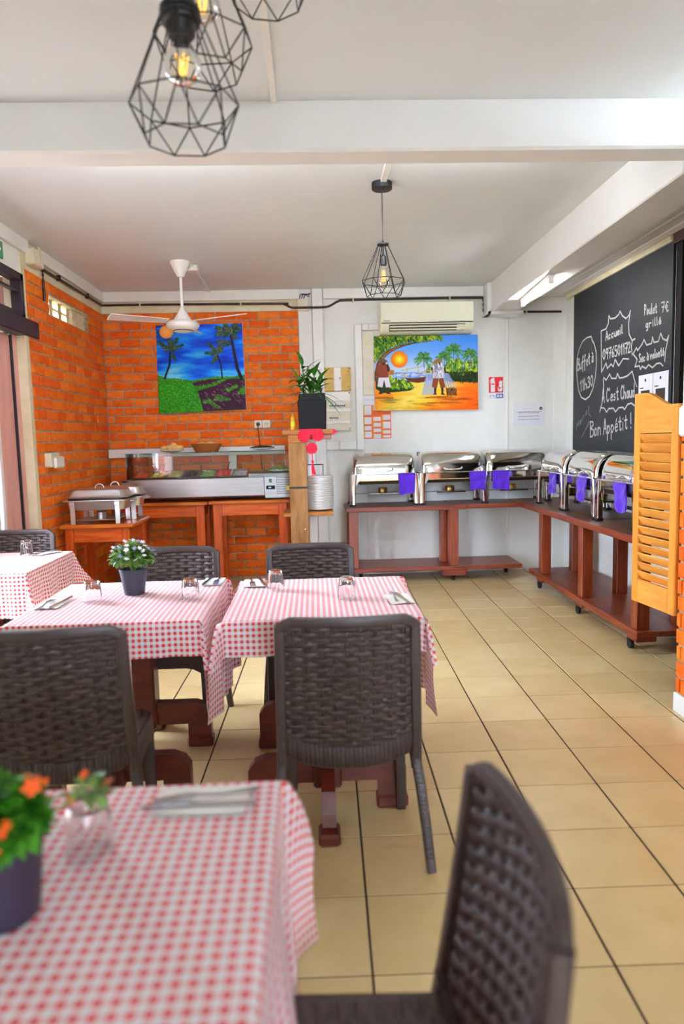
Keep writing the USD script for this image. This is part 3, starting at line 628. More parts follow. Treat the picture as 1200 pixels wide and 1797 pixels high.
tm = meshkit.text_mesh('Panasonic', .011, .001, True); tm.vertices = np.stack([tm.vertices[:, 0]-.45, -.2175-tm.vertices[:, 2], tm.vertices[:, 1]+2.617], 1); obj('maker_lettering', tm, 'ink', a, smooth=False)
# fluorescent lamps
def fluo(label, a, b, z, mt='tube_light', w=.05):
    a, b = np.array(a, float), np.array(b, float); L = np.linalg.norm(b-a); rz = math.degrees(math.atan2(b[1]-a[1], b[0]-a[0]))
    t = thing('fluorescent_lamp', label, 'lamp', (a[0], a[1], z), rz)
    obj('batten', rbox(0, L, -w/2, w/2, -.03, 0, .004), 'white_plastic', t)
    obj('end_cap', rbox(0, .03, -.02, .02, -.07, -.028, .004), 'white_plastic', t); obj('end_cap', rbox(L-.03, L, -.02, .02, -.07, -.028, .004), 'white_plastic', t)
    m = sweep([(.03, 0, -.052), (L-.03, 0, -.052)], circ(.014, 12)); obj('tube', m, mt, t, smooth=True)
fluo('lit fluorescent tube fixed under the right ceiling beam near the blackboard', (1.915, 5.62), (1.985, 6.62), 2.705, 'tube_light_near')
fluo('fluorescent batten on the ceiling close behind the cross beam, left', (-1.3, 3.66), (-.1, 3.66), ZC)
fluo('fluorescent batten on the ceiling close behind the cross beam, right', (.2, 3.66), (1.3, 3.66), ZC)
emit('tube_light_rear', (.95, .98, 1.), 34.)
fluo('fluorescent batten on the near ceiling behind the camera', (-.7, -1.0), (.6, -1.0), ZC, 'tube_light_rear')
# copper-brown pipe round the walls
p = thing('wall_pipe', 'thin brown pipe clipped along the top of the left and back walls', 'pipe')
yp = YB-.022
pth = [(XL+.02, 5.80, 2.60), (XL+.02, 5.80, 2.835), (XL+.02, 5.86, 2.845), (XL+.02, 7.3, 2.858), (XL+.03, yp, 2.858), (-1.7, yp, 2.858), (-.34, yp, 2.845), (-.26, yp, 2.84), (-.19, yp, 2.805), (-.12, yp-.06, 2.79), (.0, yp-.06, 2.79), (.12, yp-.06, 2.79), (.20, yp, 2.81), (.30, yp, 2.86), (.40, yp, 2.868), (1.2, yp, 2.872), (1.76, yp, 2.868), (1.80, yp, 2.855), (1.803, yp, 2.74), (1.82, yp, 2.722), (1.9, yp, 2.722), (2.62, yp, 2.715)]
obj('pipe', tube(bezier(pth, 5), .0115, 8), 'pipe_brown', p, smooth=True)
for x, z in ((-1.72, 2.858), (-.70, 2.852), (.45, 2.869), (1.45, 2.871), (2.25, 2.719)): obj('clip', [cbox((x, YB-.018, z), (.014, .04, .045), .003)], 'cream_plastic', p)
for y in (6.15, 6.9): obj('clip', cbox((XL+.018, y, 2.855), (.04, .014, .045), .003), 'black_metal', p)
# junction boxes
j = thing('junction_box', 'white junction box on the back wall where the bricks end', 'junction box'); obj('box', rbox(-.125, -.012, YB-.075, YB-.02, 2.76, 2.88, .006), 'cream_plastic', j)
obj('loose_wire', [tube(bezier([(-.1+.02*k, YB-.05, 2.88), (-.09+.025*k, YB-.06, 2.92), (-.05+.02*k, YB-.05, 2.93), (.0+.01*k, YB-.05, 2.90+.02*k)], 6), .004, 5) for k in range(3)], 'black_plastic', j)
j = thing('junction_box', 'yellowed junction box at the top of the left wall corner', 'junction box'); obj('box', rbox(XL, XL+.07, 5.50, 5.70, 2.815, 2.935, .008), 'cream_plastic', j); obj('lid_strip', rbox(XL+.068, XL+.078, 5.59, 5.63, 2.82, 2.96, .003), 'cream_paint', j)
e = thing('exit_sign', 'green exit sign high on the left wall, cut by the frame', 'sign'); obj('plate', rbox(XL+.001, XL+.02, 4.86, 5.085, 2.745, 2.86, .004), 'exit_green', e)
obj('arrow', extr(Polygon([(0, .04), (.06, .04), (.06, .02), (.1, .055), (.06, .09), (.06, .07), (0, .07)]), .002).apply_transform(np.array([[0, 0, 1, XL+.0195], [1, 0, 0, 4.95], [0, 1, 0, 2.75], [0, 0, 0, 1]])), 'sign_white', e)
s_ = thing('wall_socket', 'white surface socket box on the left brick wall by the door', 'socket'); obj('box', rbox(XL, XL+.06, 5.60, 5.80, 1.285, 1.40, .01), 'cream_plastic', s_); obj('cover', rbox(XL+.055, XL+.085, 5.64, 5.83, 1.275, 1.37, .012), 'white_plastic', s_)
for k, (xx, lb) in enumerate(((-.569, 'white wall socket with a black plug in it, on the brick wall'), (-.484, 'empty white wall socket beside the plugged one on the brick wall'))):
    s_ = thing('wall_socket', lb, 'socket', (xx, YB-.01, 1.625)); obj('plate', rbox(-.039, .039, -.012, 0, -.039, .039, .004), 'white_plastic', s_)
    r = xf(lathe([(.021, .002), (.025, .003), (.025, -.002), (.021, -.002), (.021, .002)], 24), (0, -.013, 0), rx=90); obj('ring', r, 'cream_plastic', s_)
    obj('well', xf(lathe([(0, 0), (.021, 0), (.021, -.003), (0, -.003)], 24), (0, -.0128, 0), rx=90), 'cream_plastic' , s_)
    if k: [obj('pin_hole', cbox((dx, -.0145, 0), (.006, .003, .006), .001), 'ink', s_) for dx in (-.009, .009)]
pg = thing('power_cord', 'black plug and cord hanging down from the wall socket', 'cord'); obj('plug', xf(lathe([(0, .04), (.012, .038), (.02, .02), (.02, 0), (0, 0)], 16), (-.569, YB-.024, 1.625), rx=90), 'black_plastic', pg)
obj('cord', tube(bezier([(-.569, YB-.06, 1.622), (-.568, YB-.065, 1.58), (-.56, YB-.05, 1.45), (-.55, YB-.06, 1.32), (-.54, YB-.06, 1.15)], 8), .0045, 6), 'black_plastic', pg, smooth=True)

# ------------------------------------------------------------------ paintings (flat paint, carried per vertex)
class Paint:
    def __init__(s, w, h, box):
        s.w, s.h = w, h; s.x0, s.y0, s.x1, s.y1 = box; s.a = np.zeros((h, w, 3)); s.r = np.random.default_rng(11)
        s.X, s.Y = np.meshgrid(s.x0+(np.arange(w)+.5)/w*(s.x1-s.x0), s.y0+(np.arange(h)+.5)/h*(s.y1-s.y0)); s.px = (s.x1-s.x0)/w
    def sub(s, x0, y0, x1, y1):
        i0, i1 = [int(np.clip((v-s.x0)/s.px+d, 0, s.w)) for v, d in ((x0, -2), (x1, 3))]; k = (s.y1-s.y0)/s.h
        j0, j1 = [int(np.clip((v-s.y0)/k+d, 0, s.h)) for v, d in ((y0, -2), (y1, 3))]
        return slice(j0, j1), slice(i0, i1)
    def put(s, sl, al, col):
        if al.size: s.a[sl] = s.a[sl]*(1-al[..., None])+al[..., None]*np.asarray(col, float)
    def poly(s, pts, col, al=1.):
        p = np.array(pts, float); sl = s.sub(*p.min(0), *p.max(0)); X, Y = s.X[sl], s.Y[sl]; ins = np.zeros(X.shape, bool)
        for (ax, ay), (bx, by) in zip(p, np.roll(p, -1, 0)):
            if ay != by: ins ^= ((ay > Y) != (by > Y)) & (X < (bx-ax)*(Y-ay)/(by-ay)+ax)
        s.put(sl, ins*al, col)
    def line(s, pts, w, col, w2=None, al=1.):
        p = np.array(pts, float); n = len(p)-1; w2 = w if w2 is None else w2
        for k in range(n):
            a, b = p[k], p[k+1]; wa = w+(w2-w)*k/n; wb = w+(w2-w)*(k+1)/n; m = max(wa, wb)
            sl = s.sub(min(a[0], b[0])-m, min(a[1], b[1])-m, max(a[0], b[0])+m, max(a[1], b[1])+m); X, Y = s.X[sl], s.Y[sl]
            d = b-a; t = np.clip(((X-a[0])*d[0]+(Y-a[1])*d[1])/max(d@d, 1e-9), 0, 1)
            q = np.hypot(X-a[0]-t*d[0], Y-a[1]-t*d[1]); s.put(sl, al*np.clip((wa+(wb-wa)*t-q)/s.px+.5, 0, 1), col)
    def disc(s, cx, cy, rx, ry, cols, soft=1.):
        sl = s.sub(cx-rx*1.3, cy-ry*1.3, cx+rx*1.3, cy+ry*1.3); r = np.hypot((s.X[sl]-cx)/rx, (s.Y[sl]-cy)/ry)
        st = np.linspace(0, 1, len(cols)); c = np.stack([np.interp(r, st, [q[i] for q in cols]) for i in range(3)], -1)
        al = np.clip((1-r)*rx/s.px/soft+.5, 0, 1)[..., None]; s.a[sl] = s.a[sl]*(1-al)+al*c
    def grad(s, pts, poly=None):
        pass
    def dabs(s, n, reg, cols, ln, w, ang, spread=.5):
        p = np.array(reg, float); lo, hi = p.min(0), p.max(0); pg = Polygon(reg); k = 0
        while k < n:
            q = s.r.uniform(lo, hi)
            if pg.contains(Point(*q)):
                a = ang+s.r.normal()*spread; L = ln*s.r.uniform(.5, 1.2); d = np.array([math.cos(a), math.sin(a)])*L/2
                s.line([q-d, q+d], w*s.r.uniform(.6, 1.2), np.array(cols[s.r.integers(len(cols))])+s.r.normal()*6, w*.3); k += 1
    def palm(s, c, R, cols, n=9, wid=.3):
        for k in range(n):
            a = -math.pi/2+(k-(n-1)/2)*(5.2/n)+s.r.normal()*.08; L = R*s.r.uniform(.8, 1.1); P = []
            for t in np.linspace(0, 1, 7): P.append((c[0]+math.cos(a)*L*t, c[1]+math.sin(a)*L*t+L*.38*t*t))
            s.line(P, 1.6*s.px, cols[0], .5*s.px)
            for t in np.linspace(.15, 1, 12):
                q = np.array([np.interp(t, np.linspace(0, 1, 7), [p[i] for p in P]) for i in (0, 1)]); ang = math.atan2(math.sin(a)+.76*t, math.cos(a))
                for sd in (-1, 1):
                    e = q+R*wid*(1.15-t*.7)*np.array([math.cos(ang+sd*.8), math.sin(ang+sd*.8)]); s.line([q, e], 1.1*s.px, np.array(cols[s.r.integers(len(cols))])+s.r.normal()*8, .4*s.px)
    def mesh(s, name, parent, corners):
        """corners: top-left, top-right, bottom-right, bottom-left in 3D"""
        a, b, c, d = [np.array(q, float) for q in corners]; u, v = np.meshgrid(np.linspace(0, 1, s.w), np.linspace(0, 1, s.h))
        u, v = u[..., None], v[..., None]; V = ((a*(1-u)+b*u)*(1-v)+(d*(1-u)+c*u)*v).reshape(-1, 3)
        g = usdkit.mesh(stage, numbered(path_of(parent), name), trimesh.Trimesh(V, grid_faces(s.h, s.w), process=False), MATS['print'])
        C = np.clip(s.a*1.08, 0, 255).reshape(-1, 3)/255; C = np.where(C <= .04045, C/12.92, ((C+.055)/1.055)**2.4)
        UsdGeom.PrimvarsAPI(g).CreatePrimvar('Cd', Sdf.ValueTypeNames.Color3fArray, 'vertex').Set(Vt.Vec3fArray.FromNumpy(C.astype(np.float32)))
def lerp(t, stops):
    return np.stack([np.interp(t, [q[0] for q in stops], [q[1][i] for q in stops]) for i in range(3)], -1)
# beach picture
B = Paint(430, 314, (180, 92, 1090, 757)); X, Y = B.X, B.Y
B.a = lerp(np.clip((Y-92)/330+.12*np.sin(X/260), 0, 1), [(0, (66, 138, 232)), (.5, (104, 160, 236)), (.8, (150, 188, 232)), (1, (186, 208, 230))])
nz = meshkit.fbm(np.stack([X/160, Y/22, 0*X], -1), 4, 3)
gr = lerp(np.clip((X-180)/910+.35*(nz-.5)+.18*(Y-600)/150, 0, 1), [(0, (236, 120, 24)), (.16, (238, 176, 40)), (.4, (240, 214, 96)), (.58, (238, 190, 50)), (.78, (246, 130, 22)), (1, (244, 96, 16))])
gr = gr*(1-.45*(np.clip((nz-.55)*4, 0, 1)*np.exp(-((Y-680)/60)**2))[..., None])
B.a = np.where((Y > 500-10*np.sin(X/140))[..., None], gr, B.a)
B.poly([(340, 415), (640, 415), (640, 470), (340, 475)], (120, 160, 220)); B.dabs(160, [(340, 418), (640, 418), (640, 468), (340, 470)], [(236, 240, 250), (70, 110, 200), (150, 180, 230)], 30, 2.5, 0, .08)
B.disc(400, 300, 74, 74, [(255, 240, 130), (255, 214, 40), (255, 176, 10), (250, 130, 20), (230, 110, 40)], 3)
B.poly([(440, 462), (520, 470), (640, 455), (640, 500), (560, 512), (480, 500)], (96, 44, 24))
for a, b in (((420, 400), (660, 350)), ((466, 380), (466, 462)), ((562, 365), (562, 440)), ((425, 425), (425, 468)), ((440, 425), (440, 468)), ((560, 430), (640, 400)), ((580, 455), (680, 350)), ((620, 400), (640, 460))): B.line([a, b], 3.2, (196, 160, 120))
B.poly([(790, 470), (800, 420), (860, 400), (960, 395), (1040, 390), (1090, 380), (1090, 515), (900, 505), (800, 500)], (24, 50, 18))
B.dabs(420, [(640, 420), (650, 360), (700, 340), (790, 360), (830, 320), (930, 300), (960, 340), (1060, 300), (1090, 300), (1090, 440), (880, 440), (790, 420)], [(60, 120, 40), (110, 150, 40), (190, 200, 60), (40, 90, 30), (150, 170, 40)], 34, 7, -1.5, .35)
B.dabs(160, [(800, 425), (1090, 430), (1090, 515), (900, 505)], [(20, 46, 16), (30, 60, 24), (40, 40, 20)], 30, 7, 1.5, .4)
for c, R in (((612, 290), 78), ((790, 280), 70), ((872, 225), 84), ((1024, 262), 72)):
    B.line([c, (c[0]+6, c[1]+90)], 3, (90, 70, 40)); B.palm(c, R, [(36, 92, 44), (70, 140, 60), (110, 160, 50), (40, 80, 50)], 10)
B.poly([(300, 455), (340, 470), (420, 490), (490, 505), (530, 555), (490, 580), (380, 590), (250, 600), (190, 560), (190, 480)], (30, 60, 22)); B.dabs(220, [(300, 460), (420, 490), (490, 510), (525, 560), (380, 560), (300, 550)], [(70, 120, 30), (130, 170, 40), (200, 200, 60), (40, 80, 26)], 34, 6, 1.1, .5)
B.line(bezier([(195, 470), (230, 320), (300, 240), (400, 190), (520, 160), (690, 140)], 8), 24, (92, 60, 36), 3); B.line(bezier([(200, 450), (238, 316), (310, 236), (410, 184)], 8), 8, (150, 110, 70), 3); B.line(bezier([(260, 260), (330, 190), (410, 150)], 6), 6, (130, 90, 50), 2)
B.dabs(900, [(180, 92), (745, 92), (800, 135), (720, 125), (600, 140), (470, 150), (380, 170), (300, 200), (240, 260), (210, 300), (180, 330)], [(34, 84, 20), (60, 120, 24), (110, 150, 30), (30, 60, 18), (190, 190, 40), (70, 110, 20)], 42, 6, 1.25, .45)
def man(x, y, k, shirt, pants, hatc, skin=(66, 38, 26)):
    q = lambda pts: [(x+a*k, y+b*k) for a, b in pts]
    B.poly(q([(-40, 195), (-18, 195), (-20, 262), (-40, 262)]), skin); B.poly(q([(22, 195), (44, 195), (42, 262), (24, 262)]), skin); B.poly(q([(-44, 258), (-14, 258), (-18, 270), (-50, 270)]), skin); B.poly(q([(20, 256), (46, 256), (62, 272), (22, 270)]), skin)
    B.poly(q([(-46, 118), (44, 118), (62, 205), (18, 212), (2, 140), (-14, 212), (-58, 200)]), pants)
    B.poly(q([(-44, 4), (34, 0), (56, 30), (62, 70), (50, 80), (44, 60), (42, 122), (-46, 122), (-44, 60), (-58, 76), (-66, 64), (-58, 24)]), shirt); B.poly(q([(-20, -30), (20, -30), (18, 4), (-16, 4)]), skin)
    B.poly(q([(-48, -10), (-30, -40), (-2, -52), (22, -42), (44, -20), (20, -18), (-20, -8)]), hatc)
B.line([(210, 355), (206, 440)], 12, (120, 60, 40)); man(262, 342, .98, (140, 66, 44), (226, 224, 232), (110, 76, 44))
B.poly([(300, 395), (352, 395), (352, 440), (300, 440)], (176, 116, 50)); B.dabs(40, [(300, 396), (352, 396), (352, 440), (300, 440)], [(120, 70, 26), (210, 150, 70)], 14, 2, 1.57, .1); B.line([(296, 350), (302, 400)], 9, (70, 40, 28))
for k in range(26):
    t = k/25; B.line([(640+60*t, 430+8*math.sin(k)), (590+120*t, 620)], 1.6, (124, 138, 190) if k % 2 else (188, 196, 220)); B.line([(785+40*t, 432), (780+118*t, 560+30*math.sin(k*2))], 1.6, (124, 138, 190) if k % 2 else (190, 196, 216))
B.poly([(640, 440), (700, 440), (696, 470), (650, 500)], (110, 122, 180), .5); B.poly([(790, 430), (830, 425), (880, 520), (800, 490)], (110, 122, 180), .45)
man(740, 350, 1.0, (206, 210, 222), (132, 66, 34), (150, 104, 60)); B.dabs(60, [(706, 360), (776, 360), (774, 465), (704, 465)], [(150, 150, 170), (230, 232, 240), (120, 120, 140)], 40, 5, 1.5, .3)
B.line([(682, 380), (690, 412)], 9, (66, 38, 26)); B.line([(796, 385), (800, 418)], 9, (66, 38, 26)); B.line([(640, 400), (700, 410)], 5, (190, 160, 100))
B.poly([(806, 562), (900, 562), (900, 628), (812, 628)], (120, 74, 34)); B.dabs(90, [(808, 562), (898, 562), (898, 626), (812, 626)], [(60, 36, 18), (180, 124, 66), (90, 54, 24)], 22, 2.4, 1.57, .15)
for cx, cy, w in ((760, 640, 110), (265, 640, 70), (800, 690, 140)): B.dabs(50, [(cx-w, cy-6), (cx+w, cy-6), (cx+w, cy+9), (cx-w, cy+9)], [(150, 74, 20), (186, 100, 26)], 60, 2.4, 0, .05)
def canvas_thing(label, P, c, dep, name='painting'):
    t = thing(name, label, 'painting'); c = [np.array(q, float) for q in c]; bk = [q+[0, dep, 0] for q in c]
    V = np.array(c+bk)+0; F = [(0, 1, 5), (0, 5, 4), (1, 2, 6), (1, 6, 5), (2, 3, 7), (2, 7, 6), (3, 0, 4), (3, 4, 7), (4, 5, 6), (4, 6, 7)]
    obj('stretcher_edge', trimesh.Trimesh(V, F, process=False), 'sign_white', t, smooth=False)
    P.mesh('painted_canvas', t, [q-[0, .0006, 0] for q in c]); return t
canvas_thing('painting of two fishermen on an orange beach under a low sun', B, [(.651, 7.345, 2.494), (1.732, 7.345, 2.490), (1.734, 7.345, 1.722), (.653, 7.345, 1.735)], .05)
# blue palm picture
B = Paint(330, 330, (88, 60, 1135, 1105)); X, Y = B.X, B.Y
nz = meshkit.fbm(np.stack([X/300, Y/70, 0*X], -1), 5, 9)
B.a = lerp(np.clip((nz-.25)*1.7+(Y-350)/1500, 0, 1), [(0, (12, 56, 190)), (.35, (18, 92, 226)), (.6, (24, 134, 240)), (.85, (60, 170, 246)), (1, (110, 200, 250))])
B.dabs(60, [(88, 60), (330, 60), (300, 260), (88, 280)], [(16, 60, 140), (20, 70, 160)], 120, 9, .3, .4)
B.disc(215, 140, 84, 76, [(240, 172, 96), (236, 160, 80), (230, 140, 60)], 2)
B.poly([(88, 640), (170, 690), (300, 690), (500, 725), (640, 700), (780, 690), (1000, 700), (1135, 680), (1135, 1110), (88, 1110)], (44, 120, 22))
B.poly([(500, 760), (620, 715), (860, 715), (800, 760), (640, 800), (540, 810)], (64, 28, 52)); B.poly([(560, 850), (760, 800), (880, 735), (1000, 715), (1135, 740), (1135, 1100), (620, 1100), (600, 1000)], (62, 26, 50))
B.dabs(1500, [(100, 690), (300, 695), (500, 760), (570, 880), (620, 1100), (110, 1100)], [(30, 140, 20), (60, 170, 24), (24, 110, 20), (90, 180, 40), (40, 150, 20)], 16, 4, 1.2, 1.2)
for rg in ([(500, 800), (700, 770), (880, 725), (900, 740), (760, 800), (600, 830)], [(880, 850), (1040, 790), (1050, 820), (940, 880)], [(740, 970), (800, 900), (950, 960), (940, 990), (800, 980)], [(610, 960), (700, 950), (840, 1070), (800, 1080), (700, 1010), (620, 1000)], [(1030, 920), (1080, 830), (1135, 830), (1135, 910)], [(500, 735), (700, 695), (1135, 690), (1135, 720), (700, 715), (520, 745)], [(88, 640), (180, 680), (500, 720), (500, 745), (88, 720)]):
    B.dabs(170, rg, [(50, 130, 24), (90, 160, 40), (36, 100, 20)], 16, 4, 1, 1.2)
B.dabs(70, [(600, 870), (900, 750), (1120, 740), (1120, 1080), (650, 1080)], [(170, 130, 160), (120, 80, 110), (200, 170, 180)], 50, 1.8, .75, .25)
def frond(a, b, w, s=.2):
    a, b = np.array(a, float), np.array(b, float); d = b-a; L = np.hypot(*d); ang = math.atan2(d[1], d[0])
    for t in np.linspace(.05, 1, 26):
        q = a+d*t+np.array([0, s*L*t*(t-1)])
        for sd in (-1, 1):
            e = q+w*(1.1-.6*t)*np.array([math.cos(ang+sd*.75), math.sin(ang+sd*.75)]); B.line([q, e], 4.2, [(18, 60, 62), (30, 80, 70), (120, 110, 60), (24, 66, 50)][B.r.integers(4)], 1.2)
B.line([(990, 200), (1010, 330), (1050, 600), (1095, 725)], 15, (34, 22, 44), 20); B.line([(820, 440), (855, 560), (864, 712)], 10, (34, 22, 44), 8); B.line([(252, 380), (240, 520), (175, 685)], 11, (34, 22, 44), 12)
for a, b, w in (((252, 372), (120, 265), 50), ((252, 372), (250, 230), 46), ((252, 372), (345, 220), 50), ((252, 372), (410, 300), 40), ((258, 390), (310, 470), 36), ((815, 430), (715, 290), 42), ((815, 430), (670, 405), 38), ((812, 440), (762, 520), 36), ((820, 425), (850, 310), 44), ((825, 425), (895, 330), 40), ((985, 195), (820, 110), 66), ((985, 195), (820, 190), 60), ((985, 195), (920, 65), 56), ((990, 195), (1060, 65), 66), ((990, 200), (1100, 120), 60), ((1000, 210), (1050, 240), 40), ((1000, 315), (830, 270), 54)): frond(a, b, w)
canvas_thing('square painting of palms against a deep blue sky on the brick wall', B, [(-1.566, 7.345, 2.643), (-.693, 7.345, 2.652), (-.683, 7.345, 1.776), (-1.578, 7.345, 1.754)], .042)

